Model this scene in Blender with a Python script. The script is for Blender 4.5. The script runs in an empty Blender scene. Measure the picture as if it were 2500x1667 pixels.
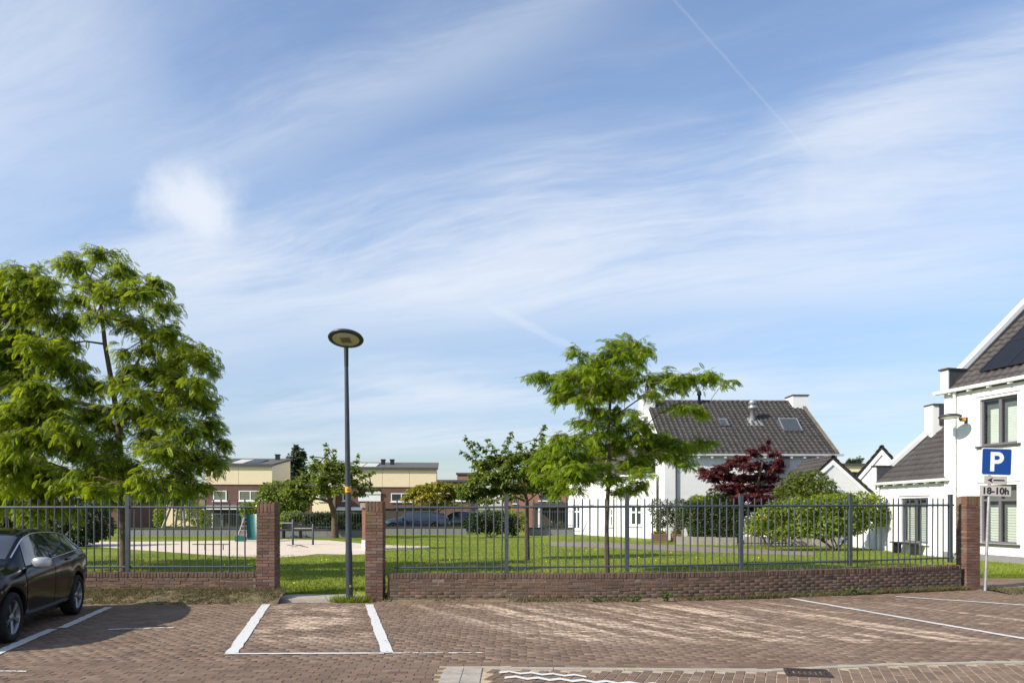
import bpy, math, random
import numpy as np
from mathutils import Matrix, Vector, Euler

# ------------------------------------------------------------------ camera, sky, sun, exposure
SC = bpy.context.scene
COL = SC.collection
FPX, HOR, CX, CAMH = 1850.0, 1240.0, 1250.0, 1.82      # focal length and horizon in photo pixels

cam_d = bpy.data.cameras.new('camera')
cam = bpy.data.objects.new('camera', cam_d)
COL.objects.link(cam)
cam.location = (0, 0, CAMH)
cam.rotation_euler = (math.radians(90), 0, 0)
cam_d.sensor_width = 36.0
cam_d.lens = 36.0 * FPX / 2500.0
cam_d.shift_y = (HOR - 833.5) / 2500.0
cam_d.clip_start = 0.1
cam_d.clip_end = 3000.0
SC.camera = cam

SUN_EL, SUN_AZ = math.radians(34), math.radians(27)     # light travels towards +X, a little away from the camera
ray = Vector((math.cos(SUN_AZ) * math.cos(SUN_EL), math.sin(SUN_AZ) * math.cos(SUN_EL), -math.sin(SUN_EL)))

W = bpy.data.worlds.new('World')
SC.world = W
W.use_nodes = True


def build_world():
    nt = W.node_tree
    N, L = nt.nodes, nt.links
    N.clear()

    def mth(op, a, b=None, c=None, clamp=False):
        n = N.new('ShaderNodeMath'); n.operation = op; n.use_clamp = clamp
        for i, v in enumerate((a, b, c)):
            if v is None: continue
            if isinstance(v, (int, float)): n.inputs[i].default_value = v
            else: L.new(v, n.inputs[i])
        return n.outputs[0]

    def sstep(v, lo, hi):
        n = N.new('ShaderNodeMapRange'); n.interpolation_type = 'SMOOTHSTEP'
        L.new(v, n.inputs['Value'])
        n.inputs['From Min'].default_value = lo; n.inputs['From Max'].default_value = hi
        return n.outputs['Result']

    sky = N.new('ShaderNodeTexSky'); sky.sky_type = 'NISHITA'; sky.sun_disc = False
    sky.sun_elevation = SUN_EL
    sd = -ray
    sky.sun_rotation = math.atan2(sd.x, sd.y)
    sky.air_density = 1.0; sky.dust_density = 0.3; sky.ozone_density = 1.3; sky.altitude = 0
    tc = N.new('ShaderNodeTexCoord')
    sep = N.new('ShaderNodeSeparateXYZ'); L.new(tc.outputs['Generated'], sep.inputs[0])
    x, y, z = sep.outputs
    zc = mth('ADD', mth('MAXIMUM', z, 0.0), 0.10)
    u = mth('DIVIDE', x, zc); v = mth('DIVIDE', y, zc)
    # wisps: coordinates turned along the wind and stretched
    ca, sa = math.cos(math.radians(24)), math.sin(math.radians(24))
    al = mth('SUBTRACT', mth('MULTIPLY', u, ca), mth('MULTIPLY', v, sa))
    ac = mth('ADD', mth('MULTIPLY', u, sa), mth('MULTIPLY', v, ca))

    def noise(a, b, sc, det, rough, dist=0.0, w=0.0):
        c = N.new('ShaderNodeCombineXYZ')
        L.new(a, c.inputs[0]); L.new(b, c.inputs[1]); c.inputs[2].default_value = w
        n = N.new('ShaderNodeTexNoise'); n.inputs['Scale'].default_value = sc
        n.inputs['Detail'].default_value = det; n.inputs['Roughness'].default_value = rough
        n.inputs['Distortion'].default_value = dist
        L.new(c.outputs[0], n.inputs['Vector'])
        return n.outputs['Fac']

    warp = noise(u, v, 0.9, 3, .5, 0, 3.1)
    acw = mth('ADD', ac, mth('MULTIPLY', mth('SUBTRACT', warp, .5), .45))
    big = noise(mth('MULTIPLY', al, .42), mth('MULTIPLY', acw, .8), 1.15, 4, .5, .1, 7.3)
    mid = noise(mth('MULTIPLY', al, .6), mth('MULTIPLY', acw, 1.7), 1.5, 7, .6, .3, 1.7)
    fine = noise(mth('MULTIPLY', al, .8), mth('MULTIPLY', acw, 4.0), 2.6, 9, .7, .2, 5.2)
    c = mth('ADD', mth('MULTIPLY', big, .62), mth('ADD', mth('MULTIPLY', mid, .28), mth('MULTIPLY', fine, .14)))
    cirrus = mth('ADD', .09, mth('MULTIPLY', sstep(c, .40, .80), .50))

    # single cumulus puffs: direction lobes broken up by noise
    def puff(px, py, rx, ry, w, dens, lo=.1, hi=.75):
        d = Vector(((px - CX) / FPX, 1.0, (HOR - py) / FPX)).normalized()
        dn = N.new('ShaderNodeVectorMath'); dn.operation = 'DISTANCE'
        mp = N.new('ShaderNodeVectorMath'); mp.operation = 'SUBTRACT'
        L.new(tc.outputs['Generated'], mp.inputs[0]); mp.inputs[1].default_value = d
        sc = N.new('ShaderNodeVectorMath'); sc.operation = 'MULTIPLY'
        L.new(mp.outputs[0], sc.inputs[0]); sc.inputs[1].default_value = (FPX / rx, FPX / rx, FPX / ry)
        ln = N.new('ShaderNodeVectorMath'); ln.operation = 'LENGTH'
        L.new(sc.outputs[0], ln.inputs[0])
        nn = N.new('ShaderNodeTexNoise'); nn.inputs['Scale'].default_value = 15
        nn.inputs['Detail'].default_value = 7; nn.inputs['Roughness'].default_value = .6
        mv = N.new('ShaderNodeVectorMath'); mv.operation = 'ADD'
        L.new(tc.outputs['Generated'], mv.inputs[0]); mv.inputs[1].default_value = (w, w * 2, -w)
        L.new(mv.outputs[0], nn.inputs['Vector'])
        body = mth('SUBTRACT', 1.0, ln.outputs['Value'])
        body = mth('ADD', body, mth('MULTIPLY', mth('SUBTRACT', nn.outputs['Fac'], .5), 1.0))
        return mth('MULTIPLY', sstep(body, lo, hi), dens)

    # contrails: great-circle bands with a soft, ragged edge
    def trail(p, q, width, dens, w):
        a = Vector(((p[0] - CX) / FPX, 1.0, (HOR - p[1]) / FPX)).normalized()
        b = Vector(((q[0] - CX) / FPX, 1.0, (HOR - q[1]) / FPX)).normalized()
        n = a.cross(b).normalized()
        m = (a + b).normalized(); half = a.angle(b) * .5
        dt = N.new('ShaderNodeVectorMath'); dt.operation = 'DOT_PRODUCT'
        L.new(tc.outputs['Generated'], dt.inputs[0]); dt.inputs[1].default_value = n
        dm = N.new('ShaderNodeVectorMath'); dm.operation = 'DOT_PRODUCT'
        L.new(tc.outputs['Generated'], dm.inputs[0]); dm.inputs[1].default_value = m
        nn = N.new('ShaderNodeTexNoise'); nn.inputs['Scale'].default_value = 30; nn.inputs['Detail'].default_value = 5
        L.new(tc.outputs['Generated'], nn.inputs['Vector'])
        off = mth('MULTIPLY', mth('SUBTRACT', nn.outputs['Fac'], .5), width * 1.2)
        dist = mth('ABSOLUTE', mth('ADD', dt.outputs['Value'], off))
        band = mth('SUBTRACT', 1.0, sstep(dist, width * .2, width))
        along = sstep(dm.outputs['Value'], math.cos(half * 1.1), math.cos(half * .7))
        return mth('MULTIPLY', mth('MULTIPLY', band, along), mth('MULTIPLY', mth('ADD', nn.outputs['Fac'], .25), dens))

    fib = mth('ADD', mth('MULTIPLY', mid, .6), mth('MULTIPLY', fine, .4))

    def veil(p, q, width, dens):
        a = Vector(((p[0] - CX) / FPX, 1.0, (HOR - p[1]) / FPX)).normalized()
        b = Vector(((q[0] - CX) / FPX, 1.0, (HOR - q[1]) / FPX)).normalized()
        n = a.cross(b).normalized(); m = (a + b).normalized(); half = a.angle(b) * .5
        dt = N.new('ShaderNodeVectorMath'); dt.operation = 'DOT_PRODUCT'
        L.new(tc.outputs['Generated'], dt.inputs[0]); dt.inputs[1].default_value = n
        dm = N.new('ShaderNodeVectorMath'); dm.operation = 'DOT_PRODUCT'
        L.new(tc.outputs['Generated'], dm.inputs[0]); dm.inputs[1].default_value = m
        off = mth('ADD', mth('MULTIPLY', mth('SUBTRACT', big, .5), width * 1.6), mth('MULTIPLY', mth('SUBTRACT', fib, .5), width * 1.5))
        dist = mth('ABSOLUTE', mth('ADD', dt.outputs['Value'], off))
        band = mth('SUBTRACT', 1.0, sstep(dist, 0.0, width))
        along = sstep(dm.outputs['Value'], math.cos(half * 1.45), math.cos(half * .55))
        return mth('MULTIPLY', mth('MULTIPLY', band, along), mth('MULTIPLY', mth('ADD', sstep(fib, .25, .75), .35), dens))

    masks = [cirrus,
             veil((260, 790), (2500, 440), .125, .56), veil((-250, 520), (250, 60), .17, .34),
             veil((450, 420), (1450, -60), .07, .26), veil((1950, 360), (2650, 40), .075, .48),
             veil((900, 760), (2450, 660), .06, .42), veil((560, 1010), (1900, 950), .025, .35), veil((900, 1090), (2300, 1010), .02, .30),
             puff(480, 500, 150, 108, .3, .85, .10, .85),
             puff(2110, 470, 330, 110, 1.9, .40, .05, 1.1),
             puff(1000, 940, 260, 40, 4.2, .35, .1, .9),
             trail((1610, -40), (2000, 400), .0022, .12, 0),
             trail((1190, 745), (1420, 860), .008, .28, 1)]
    tot = masks[0]
    for mk in masks[1:]:       # screen
        tot = mth('SUBTRACT', 1.0, mth('MULTIPLY', mth('SUBTRACT', 1.0, tot), mth('SUBTRACT', 1.0, mk)))
    mix = N.new('ShaderNodeMix'); mix.data_type = 'RGBA'
    L.new(tot, mix.inputs['Factor'])
    hs = N.new('ShaderNodeHueSaturation'); hs.inputs['Saturation'].default_value = SKY_SAT
    hs.inputs['Hue'].default_value = SKY_HUE
    L.new(sky.outputs[0], hs.inputs['Color'])
    # clean air: the band above the horizon stays blue rather than milky
    dim = mth('ADD', .54, mth('MULTIPLY', sstep(z, -.02, .40), .46))
    cv = N.new('ShaderNodeVectorMath'); cv.operation = 'SCALE'
    L.new(hs.outputs[0], cv.inputs[0]); L.new(dim, cv.inputs['Scale'])
    tn = N.new('ShaderNodeVectorMath'); tn.operation = 'MULTIPLY'
    low = N.new('ShaderNodeMix'); low.data_type = 'RGBA'; L.new(sstep(z, 0.0, .28), low.inputs['Factor'])
    low.inputs[6].default_value = (.90, .95, 1.12, 1); low.inputs[7].default_value = (1.06, 1.03, 1.05, 1)
    L.new(cv.outputs[0], tn.inputs[0]); L.new(low.outputs[2], tn.inputs[1])
    L.new(tn.outputs[0], mix.inputs[6])
    mix.inputs[7].default_value = CLOUD
    bg = N.new('ShaderNodeBackground'); bg.inputs['Strength'].default_value = SKY_STR
    L.new(mix.outputs[2], bg.inputs['Color'])
    out = N.new('ShaderNodeOutputWorld'); L.new(bg.outputs[0], out.inputs['Surface'])


SKY_STR, SKY_SAT, SKY_HUE = 0.15, 1.13, 0.501
CLOUD = (4.5, 4.75, 5.15, 1)
build_world()

sun_d = bpy.data.lights.new('sun', 'SUN')
sun = bpy.data.objects.new('sun', sun_d)
COL.objects.link(sun)
sun.rotation_euler = ray.to_track_quat('-Z', 'Y').to_euler()
sun_d.energy = 5.0
sun_d.angle = math.radians(0.5)
sun_d.color = (1.0, 0.93, 0.81)

SC.view_settings.view_transform = 'Standard'
SC.view_settings.look = 'None'
SC.view_settings.exposure = 0.38
SC.view_settings.gamma = 1.0
SC.view_settings.use_curve_mapping = False
SC.render.engine = 'CYCLES'
SC.cycles.max_bounces = 6
SC.cycles.transparent_max_bounces = 8
SC.cycles.use_denoising = True

rng = np.random.default_rng(7)
random.seed(7)


# ------------------------------------------------------------------ helpers
def gp(x, y, g=0.0):
    """point of the ground (height g) seen at photo pixel x, y"""
    Y = FPX * (CAMH - g) / (y - HOR)
    return (x - CX) / FPX * Y, Y


def ax(x, Y): return (x - CX) / FPX * Y
def hz(y, Y): return CAMH + (HOR - y) / FPX * Y


def tag(o, label=None, cat=None, group=None, kind=None):
    if label: o['label'] = label
    if cat: o['category'] = cat
    if group: o['group'] = group
    if kind: o['kind'] = kind
    return o


def thing(name, loc, label, cat, group=None):
    o = bpy.data.objects.new(name, None)
    o.empty_display_size = .2
    o.location = loc
    COL.objects.link(o)
    return tag(o, label, cat, group)


def link(name, me, parent=None, loc=(0, 0, 0)):
    o = bpy.data.objects.new(name, me)
    COL.objects.link(o)
    o.location = loc
    if parent is not None: o.parent = parent
    return o


class MB:
    """collects shapes; build() links them as ONE mesh object"""
    def __init__(s): s.v, s.f, s.sm = [], [], []

    def add(s, vs, fs, smooth=False):
        b = len(s.v)
        s.v += [tuple(map(float, p)) for p in vs]
        s.f += [tuple(b + i for i in f) for f in fs]
        s.sm += [smooth] * len(fs)
        return s

    def box(s, c, size, rz=0.0, M=None):
        hx, hy, hzz = size[0] / 2, size[1] / 2, size[2] / 2
        vs = [(-hx, -hy, -hzz), (hx, -hy, -hzz), (hx, hy, -hzz), (-hx, hy, -hzz),
              (-hx, -hy, hzz), (hx, -hy, hzz), (hx, hy, hzz), (-hx, hy, hzz)]
        R = M if M is not None else Matrix.Rotation(rz, 3, 'Z')
        vs = [(R @ Vector(p)) + Vector(c) for p in vs]
        return s.add(vs, [(3, 2, 1, 0), (4, 5, 6, 7), (0, 1, 5, 4), (1, 2, 6, 5), (2, 3, 7, 6), (3, 0, 4, 7)])

    def b2(s, x0, x1, y0, y1, z0, z1):
        return s.box(((x0 + x1) / 2, (y0 + y1) / 2, (z0 + z1) / 2), (x1 - x0, y1 - y0, z1 - z0))

    def bar(s, p, q, w, h=None):
        """square bar from p to q"""
        p, q = Vector(p), Vector(q); d = q - p
        h = h or w
        R = d.to_track_quat('X', 'Z').to_matrix()
        return s.box((p + q) / 2, (d.length, w, h), M=R)

    def tube(s, pts, rad, n=8, cap=True, smooth=True):
        pts = [Vector(p) for p in pts]
        if isinstance(rad, (int, float)): rad = [rad] * len(pts)
        vs, fs = [], []
        ref = Vector((0, 0, 1))
        for i, p in enumerate(pts):
            d = (pts[min(i + 1, len(pts) - 1)] - pts[max(i - 1, 0)]).normalized()
            a = ref.cross(d)
            if a.length < .2: a = Vector((1, 0, 0)).cross(d)
            a.normalize(); b = d.cross(a)
            for k in range(n):
                t = 2 * math.pi * k / n
                vs.append(p + (a * math.cos(t) + b * math.sin(t)) * rad[i])
        for i in range(len(pts) - 1):
            for k in range(n):
                fs.append((i * n + k, i * n + (k + 1) % n, (i + 1) * n + (k + 1) % n, (i + 1) * n + k))
        s.add(vs, fs, smooth)
        if cap:
            s.add(vs[:n], [tuple(reversed(range(n)))]); s.add(vs[-n:], [tuple(range(n))])
        return s

    def prism(s, poly, dirv):
        """closed prism: polygon (3D points) pushed along dirv"""
        n = len(poly); d = Vector(dirv)
        a = [Vector(p) for p in poly]
        vs = a + [p + d for p in a]
        fs = [tuple(reversed(range(n))), tuple(range(n, 2 * n))] + [(i, (i + 1) % n, n + (i + 1) % n, n + i) for i in range(n)]
        return s.add(vs, fs)

    def grid(s, P, smooth=True, close=False):
        """P: rows x cols of points"""
        r, c = len(P), len(P[0])
        vs = [p for row in P for p in row]
        fs = []
        for i in range(r - 1):
            for j in range(c if close else c - 1):
                fs.append((i * c + j, i * c + (j + 1) % c, (i + 1) * c + (j + 1) % c, (i + 1) * c + j))
        return s.add(vs, fs, smooth)

    def lathe(s, prof, n=24, M=None, smooth=True):
        """prof: (r, z) turned about Z, then moved by the 4x4 M"""
        P = [[Vector((r * math.cos(2 * math.pi * k / n), r * math.sin(2 * math.pi * k / n), z)) for k in range(n)] for r, z in prof]
        if M is not None: P = [[M @ p for p in row] for row in P]
        return s.grid(P, smooth, close=True)

    def mesh(s, name, mat, origin=(0, 0, 0)):
        me = bpy.data.meshes.new(name)
        ox, oy, oz = origin
        me.from_pydata([(p[0] - ox, p[1] - oy, p[2] - oz) for p in s.v], [], s.f)
        if any(s.sm): me.polygons.foreach_set('use_smooth', s.sm)
        if mat is not None: me.materials.append(mat)
        me.update()
        return me

    def build(s, name, mat, parent=None, world=True, label=None):
        """world=True: the points are world points and the parent only carries a location"""
        org = tuple(parent_loc(parent)) if (parent is not None and world) else (0, 0, 0)
        o = link(name, s.mesh(name, mat, org), parent)
        if label: o['label'] = label
        return o


def parent_loc(p):
    v = Vector((0, 0, 0))
    while p is not None:
        v = v + p.location
        p = p.parent
    return v


def np_mesh(name, V, F, mat, tone=None, smooth=False):
    """fast mesh from numpy arrays; F is (n, 3) or (n, 4)"""
    me = bpy.data.meshes.new(name)
    n, k = F.shape
    me.vertices.add(len(V)); me.vertices.foreach_set('co', np.ascontiguousarray(V, dtype=np.float32).ravel())
    me.loops.add(n * k); me.loops.foreach_set('vertex_index', np.ascontiguousarray(F, dtype=np.int32).ravel())
    me.polygons.add(n)
    me.polygons.foreach_set('loop_start', np.arange(0, n * k, k, dtype=np.int32))
    me.polygons.foreach_set('loop_total', np.full(n, k, dtype=np.int32))
    if smooth: me.polygons.foreach_set('use_smooth', np.ones(n, dtype=bool))
    if tone is not None:
        at = me.attributes.new('tone', 'FLOAT', 'FACE')
        at.data.foreach_set('value', np.ascontiguousarray(tone, dtype=np.float32))
    if mat is not None: me.materials.append(mat)
    me.update(); me.validate()
    return me


# ------------------------------------------------------------------ materials
def newmat(name):
    m = bpy.data.materials.new(name); m.use_nodes = True
    nt = m.node_tree
    return m, nt.nodes, nt.links, nt.nodes['Principled BSDF']


def nmath(N, L, op, a, b=None, c=None, clamp=False):
    n = N.new('ShaderNodeMath'); n.operation = op; n.use_clamp = clamp
    for i, v in enumerate((a, b, c)):
        if v is None: continue
        if isinstance(v, (int, float)): n.inputs[i].default_value = v
        else: L.new(v, n.inputs[i])
    return n.outputs[0]


def nnoise(N, L, vec, scale, detail=4, rough=.55, sc3=None):
    if sc3 is not None:
        mp = N.new('ShaderNodeMapping'); L.new(vec, mp.inputs['Vector']); mp.inputs['Scale'].default_value = sc3
        vec = mp.outputs[0]
    n = N.new('ShaderNodeTexNoise'); L.new(vec, n.inputs['Vector'])
    n.inputs['Scale'].default_value = scale; n.inputs['Detail'].default_value = detail; n.inputs['Roughness'].default_value = rough
    return n.outputs['Fac']


def nmix(N, L, fac, a, b, mode='MIX'):
    n = N.new('ShaderNodeMix'); n.data_type = 'RGBA'; n.blend_type = mode
    for s, v in ((n.inputs['Factor'], fac), (n.inputs[6], a), (n.inputs[7], b)):
        if isinstance(v, (int, float)): s.default_value = v
        elif isinstance(v, (tuple, list)): s.default_value = (*v[:3], 1)
        else: L.new(v, s)
    return n.outputs[2]


def nramp(N, L, fac, lo, hi):
    n = N.new('ShaderNodeMapRange'); n.interpolation_type = 'SMOOTHSTEP'
    L.new(fac, n.inputs['Value']); n.inputs['From Min'].default_value = lo; n.inputs['From Max'].default_value = hi
    return n.outputs['Result']


def nbump(N, L, B, h, strength, dist=.01):
    b = N.new('ShaderNodeBump'); b.inputs['Strength'].default_value = strength; b.inputs['Distance'].default_value = dist
    L.new(h, b.inputs['Height']); L.new(b.outputs[0], B.inputs['Normal'])


def piece_random(N, L):
    """one random number per piece, whether it is its own object or an island of a joined mesh"""
    oi = N.new('ShaderNodeObjectInfo'); ge = N.new('ShaderNodeNewGeometry')
    return nmath(N, L, 'FRACT', nmath(N, L, 'ADD', oi.outputs['Random'], ge.outputs['Random Per Island']))


def plain(name, col, rough=.6, var=.12, scale=6.0, metal=0.0, spec=.5, bump=0.0, bscale=60.0, dirt=None, coat=0.0):
    """weathered single colour: large and small noise, optional fine relief and dirt colour"""
    m, N, L, B = newmat(name)
    ge = N.new('ShaderNodeNewGeometry'); pos = ge.outputs['Position']
    n1 = nnoise(N, L, pos, scale, 5, .6); n2 = nnoise(N, L, pos, scale * 7, 3, .6)
    f = nmath(N, L, 'ADD', nmath(N, L, 'MULTIPLY', n1, .65), nmath(N, L, 'MULTIPLY', n2, .35))
    f = nramp(N, L, f, .25, .75)
    lo = tuple(c * (1 - var) for c in col); hi = tuple(min(1, c * (1 + var)) for c in col)
    c = nmix(N, L, f, lo, hi)
    if dirt is not None:
        n3 = nnoise(N, L, pos, scale * .45, 6, .65)
        c = nmix(N, L, nmath(N, L, 'MULTIPLY', nramp(N, L, n3, .52, .75), dirt[3] if len(dirt) > 3 else .6), c, dirt)
    L.new(c, B.inputs['Base Color'])
    r = nmath(N, L, 'ADD', rough - .08, nmath(N, L, 'MULTIPLY', n1, .16)); L.new(r, B.inputs['Roughness'])
    B.inputs['Metallic'].default_value = metal
    B.inputs['Specular IOR Level'].default_value = spec
    B.inputs['Coat Weight'].default_value = coat
    B.inputs['Coat Roughness'].default_value = .03
    if bump: nbump(N, L, B, nnoise(N, L, pos, bscale, 4, .6), bump, .004)
    return m


def pieces_mat(name, cols, rough=.8, bump=.5, bscale=55.0, moss=None, grime=.35):
    """brick, tile or paver colours: one of a few tones per piece, speckled, with moss on request"""
    m, N, L, B = newmat(name)
    ge = N.new('ShaderNodeNewGeometry'); pos = ge.outputs['Position']
    r = piece_random(N, L)
    cr = N.new('ShaderNodeValToRGB'); cr.color_ramp.interpolation = 'LINEAR'
    e = cr.color_ramp.elements
    while len(e) < len(cols): e.new(.5)
    for i, c in enumerate(cols): e[i].position = i / (len(cols) - 1); e[i].color = (*c, 1)
    L.new(r, cr.inputs[0])
    c = cr.outputs[0]
    n1 = nnoise(N, L, pos, 38, 5, .65); n0 = nnoise(N, L, pos, 1.3, 5, .6)
    c = nmix(N, L, nmath(N, L, 'MULTIPLY', nramp(N, L, n1, .35, .75), grime), c, tuple(v * .45 for v in cols[0]))
    c = nmix(N, L, nmath(N, L, 'MULTIPLY', nramp(N, L, n0, .4, .7), grime), c, tuple(v * .6 for v in cols[-1]))
    if moss is not None:
        mcol, zlo, zhi, amt = moss     # grows between heights zlo and zhi
        sp = N.new('ShaderNodeSeparateXYZ'); L.new(pos, sp.inputs[0])
        g = nramp(N, L, nnoise(N, L, pos, 2.6, 6, .7), .42, .66)
        h = nramp(N, L, sp.outputs[2], zlo, zhi)
        c = nmix(N, L, nmath(N, L, 'MULTIPLY', nmath(N, L, 'MULTIPLY', g, h), amt), c, mcol)
    L.new(c, B.inputs['Base Color'])
    B.inputs['Roughness'].default_value = rough
    B.inputs['Specular IOR Level'].default_value = .3
    if bump: nbump(N, L, B, nnoise(N, L, pos, bscale, 5, .65), bump, .004)
    return m


def leaf_mat(name, dark, light, trans=.38, rough=.5):
    m, N, L, B = newmat(name)
    a = N.new('ShaderNodeAttribute'); a.attribute_name = 'tone'
    ge = N.new('ShaderNodeNewGeometry')
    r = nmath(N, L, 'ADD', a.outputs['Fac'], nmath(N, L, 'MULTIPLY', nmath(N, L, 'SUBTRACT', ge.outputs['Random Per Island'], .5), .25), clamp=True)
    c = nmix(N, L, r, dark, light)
    L.new(c, B.inputs['Base Color']); B.inputs['Roughness'].default_value = rough
    B.inputs['Specular IOR Level'].default_value = .35
    t = N.new('ShaderNodeBsdfTranslucent')
    L.new(nmix(N, L, .5, c, tuple(min(1, v * s) for v, s in zip(light, (1.3, 1.25, .7)))), t.inputs['Color'])
    mx = N.new('ShaderNodeMixShader'); mx.inputs[0].default_value = trans
    L.new(B.outputs[0], mx.inputs[1]); L.new(t.outputs[0], mx.inputs[2])
    L.new(mx.outputs[0], N['Material Output'].inputs['Surface'])
    return m


def board_mat(name, col, pitch, axis=2, depth=.35, rough=.5):
    """far-away cladding: fine horizontal board joints as relief"""
    m, N, L, B = newmat(name)
    ge = N.new('ShaderNodeNewGeometry'); pos = ge.outputs['Position']
    sp = N.new('ShaderNodeSeparateXYZ'); L.new(pos, sp.inputs[0])
    f = nmath(N, L, 'FRACT', nmath(N, L, 'DIVIDE', sp.outputs[axis], pitch))
    g = nramp(N, L, nmath(N, L, 'ABSOLUTE', nmath(N, L, 'SUBTRACT', f, .5)), .40, .5)
    n1 = nnoise(N, L, pos, 1.2, 4, .6)
    c = nmix(N, L, n1, tuple(v * .92 for v in col), tuple(min(1, v * 1.06) for v in col))
    c = nmix(N, L, nmath(N, L, 'MULTIPLY', g, depth), c, tuple(v * .45 for v in col))
    L.new(c, B.inputs['Base Color']); B.inputs['Roughness'].default_value = rough
    return m


def wallbrick_mat(name, c1, c2, mortar, bw=.22, bh=.0625, bump=.35, rough=.8, spec=.3):
    """far brickwork (pieces too small to pick apart): brick texture on both facing directions"""
    m, N, L, B = newmat(name)
    ge = N.new('ShaderNodeNewGeometry'); pos = ge.outputs['Position']
    sp = N.new('ShaderNodeSeparateXYZ'); L.new(pos, sp.inputs[0])
    cb = N.new('ShaderNodeCombineXYZ')
    L.new(nmath(N, L, 'ADD', sp.outputs[0], sp.outputs[1]), cb.inputs[0]); L.new(sp.outputs[2], cb.inputs[1])
    b = N.new('ShaderNodeTexBrick'); L.new(cb.outputs[0], b.inputs['Vector'])
    b.inputs['Color1'].default_value = (*c1, 1); b.inputs['Color2'].default_value = (*c2, 1); b.inputs['Mortar'].default_value = (*mortar, 1)
    b.inputs['Scale'].default_value = 1.0; b.inputs['Brick Width'].default_value = bw; b.inputs['Row Height'].default_value = bh
    b.inputs['Mortar Size'].default_value = .008
    n1 = nnoise(N, L, pos, .7, 6, .6)
    c = nmix(N, L, nmath(N, L, 'MULTIPLY', nramp(N, L, n1, .45, .8), .35), b.outputs['Color'], tuple(v * .7 for v in c1))
    run = nnoise(N, L, pos, 1.0, 6, .65, (3.5, 3.5, .35))      # rain streaks and grime
    c = nmix(N, L, nmath(N, L, 'MULTIPLY', nramp(N, L, run, .5, .78), .30), c, tuple(v * .62 for v in (c1[0], c1[1] * .98, c1[2] * .92)))
    L.new(c, B.inputs['Base Color']); B.inputs['Roughness'].default_value = rough
    B.inputs['Specular IOR Level'].default_value = spec
    h = nmath(N, L, 'ADD', nmath(N, L, 'MULTIPLY', nmath(N, L, 'SUBTRACT', 1.0, b.outputs['Fac']), .8), nmath(N, L, 'MULTIPLY', nnoise(N, L, pos, 40, 4, .6), .4))
    nbump(N, L, B, h, bump, .008)
    return m


def glass_mat(name, tint=(.02, .025, .03), rough=.03, blinds=None):
    m, N, L, B = newmat(name)
    ge = N.new('ShaderNodeNewGeometry'); pos = ge.outputs['Position']
    n1 = nnoise(N, L, pos, .8, 3, .5)
    c = nmix(N, L, n1, tint, tuple(v * 2.2 for v in tint))
    L.new(c, B.inputs['Base Color']); B.inputs['Roughness'].default_value = rough
    B.inputs['Specular IOR Level'].default_value = .9
    nbump(N, L, B, nnoise(N, L, pos, 1.1, 2, .5), .04, .05)
    return m

MT = {}


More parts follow.
